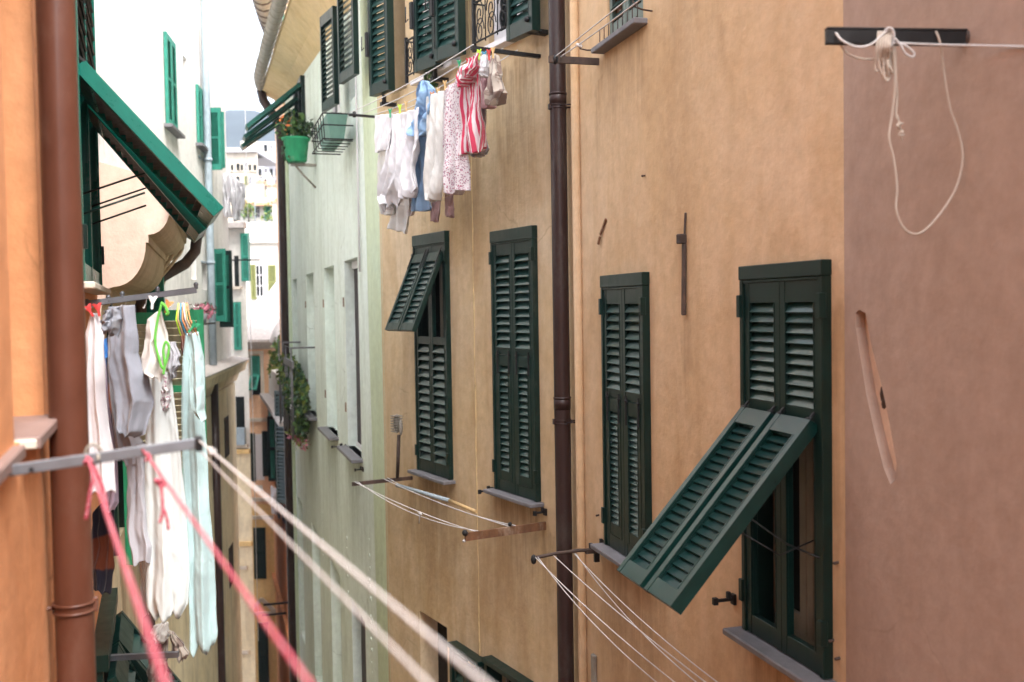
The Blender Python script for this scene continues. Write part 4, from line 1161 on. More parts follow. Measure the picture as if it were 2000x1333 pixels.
def peg(fac, o, px, py, mat, what, h=.07, tilt=0.0):
    s, z = fac.hit(px, py, o)
    e = empty('clothes_peg', None, fac.w(s, o, z), fac.th); e.rotation_euler = (0, tilt, fac.th)
    tag(e, what, 'clothes peg', 'clothes pegs')
    for sg in (-1, 1):
        mb = MB(); mb.bar((0, sg * .004, .35 * h), (sg * .012, sg * .008, h * .5), .009, .006, (0, 1, 0)); mb.bar((0, sg * .004, .35 * h), (0, sg * .003, -h * .5), .009, .006, (0, 1, 0))
        mb.bar((sg * .002, sg * .002, .0), (sg * .016, sg * .01, h * .55), .008, .006, (0, 1, 0))
        mb.build('prong', mat, e)

def rack(label, group='drying rails and washing lines'):
    return lambda fac, s, o, z: tag(empty('drying_rack', None, fac.w(s, o, z), fac.th), label, 'drying rack', group)
def sag(a, b, d, n=18):
    a, b = Vector(a), Vector(b)
    return [a.lerp(b, i / (n-1)) - Vector((0, 0, d * 4 * (i/(n-1)) * (1 - i/(n-1)))) for i in range(n)]
def knot(mb, c, r, seed=1, m=0):
    q = random.Random(seed); c = Vector(c)
    pts = [c + Vector((q.uniform(-1, 1), q.uniform(-1, 1), q.uniform(-1, 1))) * r * 2.4 for _ in range(10)]
    fine = []
    for i in range(len(pts) - 3):
        for k in range(5):
            t = k / 5; p0, p1, p2, p3 = pts[i:i+4]
            fine.append(.5 * ((2*p1) + (p2-p0)*t + (2*p0-5*p1+4*p2-p3)*t*t + (3*p1-p0-3*p2+p3)*t**3))
    mb.tube(fine, r, 6, m)
def smooth(pts, k=6):
    pts = [Vector(p) for p in pts]; pts = [pts[0]] + pts + [pts[-1]]; out = []
    for i in range(len(pts) - 3):
        for j in range(k):
            t = j / k; p0, p1, p2, p3 = pts[i:i+4]
            out.append(.5 * ((2*p1) + (p2-p0)*t + (2*p0-5*p1+4*p2-p3)*t*t + (3*p1-p0-3*p2+p3)*t**3))
    return out + [pts[-1]]

# ---- laundry high on the cream house
T = rack('laundry rail high on the cream house, strung with white and striped washing')(C, 0, 0, 0)
sN, zN = C.hit_s(935, 99, .42); 
mb = MB(); mb.box(.40, .44, -.05, .66, 13.135, 13.165); mb.build('bar', M['black'], T)
mb = MB(); mb.box(3.34, 3.37, -.05, .66, 13.10, 13.125); mb.build('bar', M['black'], T)
for o_, d_ in ((.64, .03), (.50, .05), (.36, .06), (.22, .05)):
    mb = MB(); mb.tube(sag((.42, o_, 13.18), (3.355, o_, 13.14), d_), .0045, 6); mb.build('line', M['rope'], T)
mb = MB(); mb.tube([(3.355, .60, 13.09), (3.355, .60, 13.15)], .02, 8); mb.build('pulley', M['black'], T)
def cl(label, o, rows, mat, cat='garment', **k): return cloth(label, cat, C, o, rows, mat, group='washing on the cream house line', **k)
cl('white folded cloth at the far left end of the high line', .62, [((734, 226), (768, 222)), ((733, 270), (764, 268)), ((733, 297), (760, 292))], M['c_white'], amp=.012, seed=1)
cl('thin white sleeve hanging under the far left white cloth', .56, [((738, 290), (757, 288)), ((741, 340), (762, 340)), ((744, 400), (772, 398)), ((748, 420), (768, 418))], M['c_offwhite'], amp=.02, seed=2, folds=2)
cl('long white shirt tapering to a crumpled hem, second from the left', .60, [((764, 226), (784, 222)), ((760, 290), (789, 290)), ((752, 340), (792, 338)), ((742, 388), (776, 384)), ((748, 408), (772, 402))], M['c_white'], amp=.03, folds=2.5, seed=3, hem=.04)
cl('white trouser leg reaching lowest of all the washing', .52, [((768, 350), (800, 352)), ((766, 400), (799, 400)), ((762, 448), (792, 456))], M['c_offwhite'], amp=.025, folds=2, seed=4)
cl('plain white vest with flared hem left of the blue shirt', .64, [((784, 222), (823, 210)), ((782, 280), (820, 270)), ((779, 330), (813, 322)), ((775, 355), (814, 345)), ((776, 374), (817, 366)), ((780, 386), (812, 380))], M['c_white'], amp=.03, folds=2.5, seed=5, hem=.03)
cl('small floral cuff showing under the white vest', .48, [((794, 385), (808, 384)), ((793, 410), (810, 410)), ((798, 420), (806, 420))], M['c_spk2'], amp=.01, seed=6)
cl('light blue shirt top pinned up in a point', .60, [((829, 160), (836, 158)), ((821, 178), (850, 176)), ((815, 205), (850, 200)), ((808, 240), (838, 236)), ((801, 254), (836, 256)), ((808, 268), (830, 264))], M['c_blue'], amp=.045, folds=2, seed=7, bulge=.05)
cl('blue shirt body hanging behind the vest', .50, [((815, 230), (848, 225)), ((812, 300), (842, 300)), ((810, 360), (842, 360)), ((808, 411), (842, 411))], M['c_denim'], amp=.025, folds=2, seed=8)
cl('cream trousers with tiny print in the middle of the line', .62, [((837, 190), (868, 177)), ((836, 250), (867, 245)), ((831, 320), (865, 320)), ((829, 378), (860, 376)), ((836, 393), (855, 390))], M['c_offwhite'], amp=.022, folds=2.2, seed=9, bulge=.04)
cl('floral print leggings with dense red and violet flecks', .62, [((867, 178), (906, 150)), ((866, 250), (908, 240)), ((866, 320), (914, 318)), ((868, 384), (917, 370))], M['c_spk'], amp=.02, folds=2, seed=10, bulge=.045)
cl('mauve knitted cuff, left one below the cream trousers', .44, [((846, 375), (862, 375)), ((843, 410), (860, 412)), ((842, 430), (856, 433))], M['c_mauve'], amp=.006, seed=11)
cl('mauve knitted cuff, right one below the floral leggings', .46, [((870, 378), (886, 378)), ((870, 405), (887, 405)), ((872, 422), (886, 424))], M['c_mauve'], amp=.006, seed=12)
cl('red and white striped shirt', .60, [((896, 158), (940, 112)), ((902, 200), (942, 170)), ((905, 250), (945, 235)), ((907, 302), (949, 292))], M['c_red'], amp=.035, folds=2.5, seed=13, bulge=.03, hem=.03)
cl('rolled red striped sleeve along the top of the striped shirt', .66, [((895, 140), (938, 104)), ((898, 160), (936, 126)), ((902, 175), (928, 146))], M['c_red'], amp=.03, folds=3, seed=14, bulge=.05)
cl('grey lining hanging behind the striped shirt', .46, [((920, 200), (945, 180)), ((922, 260), (948, 250)), ((920, 302), (952, 290)), ((928, 308), (948, 300))], M['c_ltgrey'], amp=.02, seed=15)
cl('rose coloured top bunched near the rail end', .50, [((940, 118), (958, 110)), ((939, 160), (962, 150)), ((944, 195), (958, 195)), ((950, 210), (957, 212))], M['c_rose'], amp=.03, folds=2, seed=16, bulge=.05)
cl('fawn patterned shorts at the near end of the line', .56, [((957, 112), (972, 105)), ((960, 150), (980, 145)), ((958, 185), (983, 178)), ((962, 205), (972, 205))], M['c_camo'], amp=.03, folds=2, seed=17, bulge=.05)
cl('white scrap pinned beside the rail end', .62, [((940, 112), (952, 106)), ((941, 135), (953, 132)), ((944, 150), (950, 148))], M['c_white'], amp=.02, seed=18)
for (px, py, mt, lb) in ((762, 222, 'peg_green', 'pale green peg over the far left white cloth'), (781, 214, 'peg_lime', 'lime peg between two white cloths'), (793, 208, 'peg_wood', 'wooden peg left of the blue shirt'),
                         (856, 182, 'peg_wood', 'wooden peg on the cream trousers'), (869, 168, 'peg_wood', 'yellow wooden peg over the floral leggings'), (897, 128, 'peg_green', 'emerald peg at the striped sleeve'),
                         (914, 124, 'peg_red', 'dark red peg on the striped sleeve'), (936, 108, 'peg_lime', 'yellow green peg at the rail end'), (946, 112, 'peg_blue', 'sky blue peg at the rail end'), (955, 108, 'peg_red', 'red peg at the rail end'),
                         (963, 104, 'peg_wood', 'wooden peg by the fawn shorts'), (844, 190, 'peg_orange', 'orange peg on the cream waistband')):
    peg(C, .63, px, py, M[mt], lb, .085)

# ---- lower rack of the cream house
T = rack('low rusty drying rack under the two green shuttered windows')(C, 0, 0, 0)
L_ = (0, 1)
sA = 3.355; oA, zA = C.hit_s(688, 941, sA); sB = .44; oB, zB = C.hit_s(908, 1032, sB)
zl = 9.09
mb = MB(); mb.box(sA - .015, sA + .015, -.02, oA, zl - .03, zl + .01); mb.build('bar', M['rustdark'], T)
mb = MB(); mb.box(sB - .012, sB + .012, -.02, oB, zl - .05, zl + .02); mb.build('bar', M['rust'], T)
for o_, d_ in ((oA - .02, .035), (oA - .05, .09), (oA * .5, .03), (oA * .42, .06)):
    mb = MB(); mb.tube(sag((sA, o_, zl + .02), (sB, min(o_, oB), zl + .02), d_), .0042, 6); mb.build('line', M['rope'], T)
mb = MB(); mb.ball((sB, oB, zl + .02), .028, n=8); mb.ball((sB, oB * .45, zl + .04), .02, n=8); mb.build('pulley', M['black'], T)
mb = MB(); s_, z_ = C.hit(820, 1003, oA - .03); knot(mb, (s_, oA - .03, z_), .007, 4); mb.tube([(s_, oA - .03, z_), (s_ + .02, oA - .03, z_ - .1)], .006, 6); mb.build('knot', M['rope'], T)
mb = MB(); knot(mb, (sB + .01, oB, zl - .05), .007, 6); mb.build('knot', M['rope'], T)
# broom left across the lines, pole with a brush head standing by it
Bm = tag(empty('broom', None, C.w(2.6, .3, zl + .03), C.th), 'grey broom pole with a wooden end lying across the low rack', 'broom')
a = Vector((*C.hit(775, 948, .30), 0)); b = Vector((*C.hit(878, 978, .30), 0)); c_ = Vector((*C.hit(930, 1000, .30), 0))
def bl(q): return (q[0] - 2.6, 0, q[1] - zl - .03)
mb = MB(); mb.tube([bl(a), bl(b)], .02, 10); mb.build('sleeve', M['greypipe'], Bm)
mb = MB(); mb.tube([bl(b), bl(c_)], .017, 10); mb.build('handle', M['wood'], Bm)
Sp = tag(empty('cleaning_brush', None, C.w(3.25, .28, 9.0), C.th), 'upright grey pole with a double brush head beside the left window', 'brush')
s1_, z1_ = C.hit(776, 925, .28); s2_, z2_ = C.hit(779, 850, .28)
mb = MB(); mb.tube([(s1_ - 3.25, 0, z1_ - 9.05), (s2_ - 3.25, 0, z2_ - 9.0)], .02, 10); mb.build('pole', M['rustdark'], Sp)
mb = MB(); mb.ball((s2_ - 3.2, 0, z2_ - 9 + .12), .045, sq=(1, .8, 2.4), n=10)
for k in range(7): mb.box(s2_ - 3.25, s2_ - 3.14, -.05, .05, z2_ - 9 + .03 + k * .028, z2_ - 9 + .04 + k * .028)
mb.build('brush_head', M['zinc'], Sp)
mb = MB(); mb.ball((s2_ - 3.33, .01, z2_ - 9 + .09), .03, sq=(.8, .8, 3.0), n=8); mb.build('scoop', M['zinc'], Sp)

# ---- racks on the peach house
T = rack('iron drying bar below the middle window with five white lines running to the lower right')(P, 3.17, 0, 9.10)
oP, zP = P.hit_s(1042, 1075, 3.17)
mb = MB(); mb.tube([(0, -.02, .015), (0, .2, .03), (0, oP * .7, .02), (0, oP, .0)], .014, 8); mb.box(-.02, .02, .02, .14, -.0, .035); mb.build('bar', M['rustdark'], T)
mb = MB(); mb.box(-.015, .015, .03, .07, -.07, .03); mb.build('wall_fitting', M['black'], T); mb = MB(); mb.ball((0, oP, -.01), .03, sq=(.7, .8, 1.3)); mb.build('end_fitting', M['black'], T)
for o_, d_, o2 in ((oP - .01, .07, oP - .02), (oP - .03, .16, oP - .02), (oP * .72, .05, oP * .75), (oP * .42, .10, oP * .6), (oP * .40, .18, oP * .66)):
    mb = MB(); mb.tube(sag((0, o_, .01), (-3.9, o2, .01), d_, 30), .0036, 6); mb.build('line', M['rope'], T)
T = rack('iron bar crossing the brown downpipe with two cords rising to the upper right')(P, 3.12, 0, 12.83)
oQ, zQ = P.hit_s(1072, 122, 3.12)
mb = MB(); mb.box(-.012, .012, -.02, oQ, -.025, .025); mb.build('bar', M['rustdark'], T)
mb = MB(); mb.ball((0, oQ - .05, 0), .032, sq=(.8, .8, 1.2)); mb.build('pulley', M['black'], T)
for o_ in (oQ - .05, oQ - .09):
    mb = MB(); mb.tube(sag((0, o_, .02), (-3.4, o_, .02), .0 if o_ > oQ - .06 else .03, 20), .0042, 6)
    if o_ < oQ - .06: knot(mb, (-.42, o_, -.0), .008, 9)
    mb.build('line', M['rope'], T)

# ---- bracket with the tied rope on the pink wall
sK, zK = K.hit(1886, 75)
T = tag(empty('rope_bracket', None, K.w(sK, 0, zK), K.th), 'flat black iron bar on the pink wall with tangled white rope', 'rope bracket')
oK, _ = K.hit_s(1613, 76, sK)
mb = MB(); mb.box(-.012, .012, -.03, oK, -.028, .022); mb.box(-.014, .014, -.03, oK, .022, .03); mb.build('bar', M['black'], T, bevel=.002)
mb = MB(); mb.ball((0, 0, 0), .03, sq=(1, .3, 1)); mb.build('wall_fixing', M['rustdark'], T)
def kp(px, py, ds=0.0):
    o_, z_ = K.hit_s(px, py, sK + ds); return Vector((ds, o_, z_ - zK))
mb = MB(); mb.tube(smooth([kp(1632, 65, -.02), kp(1645, 80, -.03), kp(1672, 92, -.03), kp(1700, 88, -.03), kp(1722, 70, -.03), kp(1735, 58, -.03), kp(1745, 64, -.02)]), .0042, 7)
mb.tube(smooth([kp(1728, 60, -.03), kp(1738, 55, -.04), kp(1746, 66, -.04), kp(1742, 90, -.03), kp(1745, 85, -.03), kp(1830, 88, -.03), kp(1960, 91, -.25), kp(2150, 96, -.7)]), .0042, 7)
mb.tube(smooth([kp(1742, 70, -.03), kp(1758, 88, -.04), kp(1768, 105, -.04), kp(1782, 112, -.04), kp(1785, 104, -.04), kp(1772, 92, -.04), kp(1755, 84, -.03)]), .0042, 7)
mb.build('rope', M['rope'], T)
mb = MB()
mb.tube(smooth([kp(1640, 86, .01), kp(1655, 105, .01), kp(1680, 115, .01), kp(1710, 116, .01)]), .0038, 6)
for k in range(6):
    x = 1716 + k * 5
    mb.tube(smooth([kp(x, 62, -.02), kp(x - 4, 90, -.03 - .005 * k), kp(x - 6, 115, -.02), kp(x - 8 + 5 * ((k * 7) % 5), 128 + 7 * ((k * 3) % 5), -.01 - .004 * k), kp(x - 4 + 5 * ((k * 4) % 5), 140 + 6 * ((k * 2) % 4), -.01), kp(x + 6 - 3 * (k % 3), 126, .0), kp(x, 100, .0)]), .0042, 6)
mb.build('rope_tangle', M['oldrope'], T)
mb = MB()
mb.tube(smooth([kp(1828, 62, -.02), kp(1836, 85, -.03), kp(1842, 130, -.01), kp(1855, 210, 0), kp(1872, 260, 0), kp(1880, 310, 0), kp(1868, 365, 0), kp(1842, 410, 0), kp(1812, 445, 0), kp(1788, 458, 0), kp(1764, 445, 0), kp(1750, 410, 0),
                kp(1752, 370, 0), kp(1745, 310, 0), kp(1736, 270, 0), kp(1742, 225, 0), kp(1748, 160, -.01), kp(1744, 90, -.02)]), .0044, 6)
mb.tube(smooth([kp(1748, 90, -.02), kp(1750, 150, -.01), kp(1752, 190, 0), kp(1750, 225, 0), kp(1754, 235, 0)]), .004, 6)
knot(mb, kp(1756, 246, 0), .0045, 3); knot(mb, kp(1759, 262, 0), .004, 8); mb.tube(smooth([kp(1752, 225, 0), kp(1757, 245, 0), kp(1762, 275, 0)]), .004, 6)
mb.build('rope_loop', M['oldrope'], T)

# ---- near left: two brackets, ropes running back past the viewer
def onz(px, py, z):
    r = ray(px, py); t = (z - EYE.z) / r.z; return EYE + r * t
sA_ = 4.73; oT, zT = O.hit_s(385, 866, sA_); _, zW = O.hit_s(0, 926, sA_)
T = tag(empty('drying_rack', None, O.w(sA_, 0, zW), O.th), 'near grey metal bracket at left with white and pink ropes tied on', 'drying rack', 'drying rails and washing lines')
mb = MB(); mb.bar((0, -.05, 0), (0, oT, zT - zW), .014, .028); mb.build('bar', M['alu'], T, bevel=.002)
mb = MB(); mb.box(-.02, .02, oT - .005, oT + .014, zT - zW - .02, zT - zW + .018); mb.build('end_cap', M['black'], T, bevel=.003)
mb = MB(); o1, z1_ = O.hit_s(62, 917, sA_); mb.tube([(-.01, o1, z1_ - zW), (.01, o1, z1_ - zW)], .006, 8); mb.build('bolt', M['black'], T)
inv = T.matrix_basis.inverted() if False else (Matrix.Translation(O.w(sA_, 0, zW)) @ Matrix.Rotation(O.th, 4, 'Z')).inverted()
def near_rope(px, py, ex, ey, ez, r_, mat, drop=.0, label='rope', kn=None):
    o_, z_ = O.hit_s(px, py, sA_); a = O.w(sA_, o_, z_); b = onz(ex, ey, ez)
    e = a + (b - a) * ((a.y + .35) / (a.y - b.y))
    pts = [inv @ q for q in (a.lerp(e, i / 29) - Vector((0, 0, 0)) for i in range(30))]
    mb = MB(); mb.tube(pts, r_, 10)
    if kn:
        for t_, sd in kn: knot(mb, pts[0].lerp(pts[-1], t_), r_ * 1.0, sd)
    return mb.build(label, mat, T)
near_rope(388, 860, 945, 1333, 10.64, .0027, M['rope'], kn=((.055, 2), (.062, 3), (.07, 5)))
near_rope(392, 882, 845, 1345, 10.60, .0023, M['rope'])
near_rope(278, 878, 602, 1333, 10.60, .0034, M['pinkrope'], kn=((.04, 7),))
near_rope(172, 898, 322, 1333, 10.62, .0042, M['pinkrope'], kn=((.01, 8),))
def wp(px, py, s=sA_):
    o_, z_ = O.hit_s(px, py, s); return Vector((s - sA_, o_, z_ - zW))
mb = MB(); mb.tube(smooth([wp(172, 890), wp(180, 930), wp(176, 965), wp(168, 1015)]), .005, 7)
mb.tube(smooth([wp(178, 900), wp(200, 950), wp(210, 1000)]), .005, 7); mb.build('rope_end', M['pinkrope'], T)
mb = MB(); mb.tube(smooth([wp(308, 935), wp(316, 960), wp(318, 1000), wp(312, 1022)]), .0045, 7); mb.tube(smooth([wp(318, 990), wp(326, 1012), wp(329, 1035)]), .004, 6); knot(mb, wp(312, 942), .005, 12)
mb.build('rope_end', M['pinkrope'], T)
mb = MB(); mb.tube(smooth([wp(172, 900), wp(168, 880), wp(182, 868), wp(198, 880), wp(196, 900), wp(182, 906)]), .004, 7); knot(mb, wp(186, 895), .005, 13); mb.build('tie', M['zinc'], T)

sB_ = 1.55; oB_, zB_ = O.hit_s(384, 567, sB_); zW2 = O.hit_s(162, 597, sB_)[1]
T = tag(empty('drying_rack', None, O.w(sB_, 0, zW2), O.th), 'upper grey metal rail at left carrying the hoodie, bib and towel', 'drying rack', 'drying rails and washing lines')
mb = MB(); mb.bar((0, -.05, 0), (0, oB_, zB_ - zW2), .02, .034); mb.build('bar', M['alu'], T, bevel=.003)
for px, py in ((170, 596), (212, 588), (239, 581), (308, 571), (383, 563)):
    o_, z_ = O.hit_s(px, py, sB_); mb = MB(); mb.tube([(0, o_, z_ - zW2 - .005), (0, o_, z_ - zW2 + .02)], .011, 8); mb.ball((0, o_, z_ - zW2 + .02), .014); mb.build('bolt', M['alu'], T)
for o_ in (.06, .2, .32, .44, .57):
    mb = MB(); mb.tube(sag((.0, o_, .0), (-1.3, o_, .05), .02), .003, 5); mb.build('line', M['rope'], T)
    mb = MB(); mb.tube(sag((.0, o_, .0), (.9, o_, -.02), .01), .003, 5); mb.build('line', M['rope'], T)
F1, F2, F3 = front(5.05, turn=.12), front(5.25, turn=.1), front(5.5, turn=.1)
def cf(label, f, rows, mat, **k): return cloth(label, 'garment', f, 0, rows, mat, group='washing on the orange house rack', **k)
cf('white shirt at the far left behind the red-brown pipe', F1, [((178, 612), (190, 612)), ((166, 660), (202, 655)), ((162, 720), (206, 715)), ((166, 800), (208, 800)), ((170, 900), (224, 895)), ((176, 965), (226, 960))], M['c_white'], amp=0.015, folds=2, seed=21, bulge=.03)
cf('lavender striped shirt just right of the white one', F2, [((194, 700), (205, 700)), ((198, 800), (214, 800)), ((204, 900), (228, 900)), ((200, 955), (232, 985)), ((205, 990), (222, 1000))], M['c_lav'], amp=0.010, folds=2, seed=22)
cf('cobalt blue scrap between the white shirt and the hoodie', F3, [((196, 668), (210, 660)), ((192, 710), (212, 700)), ((196, 738), (208, 745))], M['c_cobalt'], amp=0.015, seed=23)
cf('dark navy and brown striped shirt low behind the pipe', F3, [((183, 1000), (222, 960)), ((180, 1060), (226, 1050)), ((178, 1110), (222, 1110)), ((182, 1150), (216, 1160))], M['c_navy'], amp=0.010, folds=2, seed=24)
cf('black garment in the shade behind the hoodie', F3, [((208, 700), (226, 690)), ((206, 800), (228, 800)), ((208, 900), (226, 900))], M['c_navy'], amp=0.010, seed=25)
cf('grey marl hoodie body hanging in a long twist', F1, [((212, 600), (262, 596)), ((214, 640), (268, 640)), ((216, 700), (270, 690)), ((219, 745), (288, 735)), ((226, 780), (298, 785)), ((232, 820), (292, 812)), ((233, 838), (284, 846)), ((240, 848), (262, 852))], M['c_grey'], amp=0.025, folds=1.6, seed=26, bulge=.05, nu=40, nv=60)
cf('crumpled grey hood and cuff left of the hoodie body', front(4.98, turn=.2), [((204, 608), (236, 600)), ((199, 632), (240, 625)), ((200, 648), (232, 655))], M['c_grey'], amp=0.030, folds=2.4, seed=27, bulge=.05)
cf('pale grey sweatshirt behind the hoodie', F2, [((212, 655), (225, 650)), ((212, 720), (232, 735)), ((218, 800), (240, 800)), ((226, 880), (280, 870)), ((240, 905), (275, 905))], M['c_ltgrey'], amp=0.015, folds=2, seed=28)
cf('light grey jogging trousers with a turned cuff', F2, [((248, 870), (285, 866)), ((250, 940), (288, 930)), ((249, 1000), (292, 995)), ((252, 1060), (300, 1060)), ((258, 1100), (300, 1092))], M['c_ltgrey'], amp=0.015, folds=1.5, seed=29, bulge=.05)
cf('narrow white leg below the jogging trousers', F3, [((270, 1090), (292, 1090)), ((276, 1150), (292, 1150)), ((280, 1200), (292, 1196))], M['c_offwhite'], amp=0.010, seed=30)
B_ = cf('pale bib with lime green binding', F1, [((303, 612), (316, 606)), ((287, 625), (326, 640)), ((283, 665), (330, 668)), ((278, 700), (333, 700)), ((276, 722), (318, 742)), ((300, 735), (316, 745))], M['c_offwhite'], amp=0.015, folds=1.5, seed=31, bulge=.03)
mb = MB()
def q1(px, py, o=.05): s, z = F1.hit(px, py, o); return F1.w(s, o, z) - B_.location
mb.tube(smooth([q1(316, 594), q1(308, 625), q1(303, 665), q1(309, 695), q1(318, 720), q1(327, 700), q1(330, 678), q1(324, 668), q1(319, 685), q1(322, 712), q1(319, 732)]), .0065, 7)
mb.tube(smooth([q1(314, 592), q1(322, 598), q1(328, 612), q1(324, 615)]), .008, 7)
mb.build('binding', M['c_lime'], B_)
cf('grey cap shaped cloth behind the bib', F2, [((328, 668), (344, 668)), ((332, 690), (352, 695)), ((330, 720), (350, 715)), ((333, 738), (344, 732))], M['c_ltgrey'], amp=0.010, seed=32, bulge=.05)
cf('floral baby garment under the bib', F2, [((300, 740), (334, 730)), ((308, 765), (334, 760)), ((312, 785), (336, 780)), ((320, 797), (334, 792))], M['c_spk2'], amp=0.015, seed=33, bulge=.03)
cf('pale aqua fitted sheet bagging at the bottom', F2, [((286, 730), (336, 726)), ((287, 820), (346, 815)), ((286, 900), (356, 900)), ((285, 980), (364, 975)), ((285, 1060), (370, 1055)), ((287, 1130), (373, 1120)), ((290, 1178), (370, 1168)), ((304, 1200), (352, 1198))], M['c_aqua'], amp=0.018, folds=2, seed=34, bulge=.07, nu=40, nv=70, hem=.03)
cf('teal bath towel, rightmost of the left washing', F2, [((363, 652), (388, 648)), ((358, 700), (396, 698)), ((355, 800), (400, 798)), ((358, 900), (405, 895)), ((364, 1000), (411, 1000)), ((368, 1100), (417, 1100)), ((372, 1200), (424, 1190)), ((372, 1258), (427, 1244)), ((378, 1268), (422, 1262))], M['c_teal'], amp=0.018, folds=1.6, seed=35, bulge=.03, nu=40, nv=80, hem=.03)
cf('folded corner of teal towelling over the bath towel', F1, [((366, 655), (384, 650)), ((370, 700), (396, 698)), ((372, 760), (398, 758)), ((376, 800), (400, 800)), ((392, 818), (402, 822))], M['c_teal'], amp=0.015, folds=1.4, seed=36, bulge=.03)
cf('white care label hanging near the towel hem', front(5.12), [((388, 1188), (404, 1186)), ((387, 1215), (405, 1213)), ((389, 1225), (402, 1226))], M['c_white'], amp=0.007, seed=37)
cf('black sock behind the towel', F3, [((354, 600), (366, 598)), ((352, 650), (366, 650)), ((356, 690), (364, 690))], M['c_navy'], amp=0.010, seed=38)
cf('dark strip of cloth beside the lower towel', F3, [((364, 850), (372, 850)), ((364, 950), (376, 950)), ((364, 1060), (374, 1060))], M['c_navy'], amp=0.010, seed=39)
for i, (px, py, mt, lb) in enumerate(((176, 608, 'peg_red', 'red peg on the far left white shirt'), (192, 606, 'peg_red', 'second red peg beside the white shirt'), (298, 592, 'peg_white', 'white peg left of the bib'), (327, 600, 'peg_orange', 'orange peg right of the bib'), (376, 640, 'peg_green', 'dark green peg on the teal towel'))):
    peg(F1, .03, px, py, M[mt], lb, .06, tilt=.5 - i * .3)
# multicoloured plastic clips bunched on the rail
Cb = tag(empty('clip_hanger', None, F1.w(*[F1.hit(358, 600)[0], 0, F1.hit(358, 600)[1]]), F1.th), 'bunch of multicoloured clip straps above the teal towel', 'clip hanger')
for i, mt in enumerate(('peg_orange', 'peg_wood', 'peg_white', 'peg_orange', 'peg_blue', 'peg_wood', 'peg_lime')):
    mb = MB(); x = -.03 + i * .011
    mb.tube([(x * .6, .01 * (i % 3), .02), (x, .012 * (i % 2), -.06), (x * 1.2 - .03, .01, -.14)], .0035, 5); mb.build('strap', M[mt], Cb)
# patterned bundle over a rail low at left
F4 = front(5.9, turn=.1)
cf('pale wrapped bundle on the low rail at left', F4, [((300, 1222), (330, 1216)), ((296, 1235), (330, 1232)), ((300, 1248), (328, 1250))], M['c_offwhite'], amp=0.015, seed=41, bulge=.08)
cf('patterned grey brown cloth below the bundle', F4, [((296, 1250), (330, 1245)), ((290, 1290), (328, 1290)), ((288, 1340), (330, 1340))], M['c_camo'], amp=0.020, seed=42, bulge=.04)
cf('patterned sleeve sticking out right of the bundle', F4, [((328, 1232), (342, 1236)), ((336, 1255), (360, 1262)), ((338, 1275), (368, 1280)), ((350, 1286), (362, 1286))], M['c_camo'], amp=0.015, seed=43, bulge=.05)
T = tag(empty('drying_rack', None, F4.w(F4.hit(330, 1260)[0], 0, F4.hit(330, 1260)[1]), F4.th), 'short grey rail under the patterned bundle', 'drying rack', 'drying rails and washing lines')
mb = MB(); mb.box(-.09, .6, .14, .17, -.02, .01); mb.build('bar', M['alu'], T)
# washing far off by the white house, and on the orange house
fW = front(23.4)
for i, (rows, lb) in enumerate((([((428, 340), (446, 338)), ((432, 380), (448, 378)), ((440, 425), (452, 425))], 'white cloth nearest the white house wall'), ([((446, 340), (466, 352)), ((448, 370), (476, 375)), ((452, 400), (472, 405)), ((456, 432), (468, 430))], 'white lace cloth over the alley beyond the white house'),
                                ([((464, 352), (480, 362)), ((466, 380), (480, 385)), ((468, 410), (476, 412))], 'white small cloth at the outer end of that far line'))):
    cloth(lb, 'garment', fW, 0, rows, M['c_white'], group='washing by the white house', amp=.08, seed=50 + i, bulge=.05)
fR = front(27.0)
for i, (rows, mt, lb) in enumerate((([((529, 948), (541, 955)), ((529, 975), (541, 985)), ((530, 1000), (540, 1005))], 'c_white', 'white towel beside the orange house'), ([((541, 955), (550, 962)), ((541, 990), (550, 1000)), ((543, 1012), (549, 1015))], 'c_navy', 'black garment beside the orange house'),
                                    ([((550, 962), (566, 972)), ((550, 1000), (568, 1010)), ((553, 1030), (566, 1042))], 'c_navy', 'dark clothes nearest the dark pipe'))):
    cloth(lb, 'garment', fR, 0, rows, M[mt], group='washing by the orange house', amp=.06, seed=60 + i, bulge=.05)

# ------------------------------------------------------------------ plants and pots
def foliage(parent, c, rad, n, size, mat, seed, name='foliage', cone=None):
    r = random.Random(seed); mb = MB(); c = Vector(c)
    for i in range(n):
        d = Vector((r.gauss(0, 1), r.gauss(0, 1), r.gauss(0, 1))); d.normalize(); d *= r.random() ** .45
        clump = 1 + .35 * noise.noise(d * 2.5 + Vector((seed, 0, 0)))
        p = c + Vector((d.x * rad[0], d.y * rad[1], d.z * rad[2])) * clump
        a = Euler((r.uniform(0, 6.3), r.uniform(0, 6.3), r.uniform(0, 6.3))).to_matrix(); q = size * r.uniform(.6, 1.4)
        pts = [Vector(v) * q for v in ((-.5, 0, 0), (-.15, .3, .05), (.5, 0, 0), (-.15, -.3, .05))]
        k = len(mb.v); mb.v += [p + a @ v for v in pts]; mb.face((k, k+1, k+2, k+3), r.randrange(len(mat)) if isinstance(mat, list) else 0)
    return mb.build(name, mat, parent, kind='stuff')
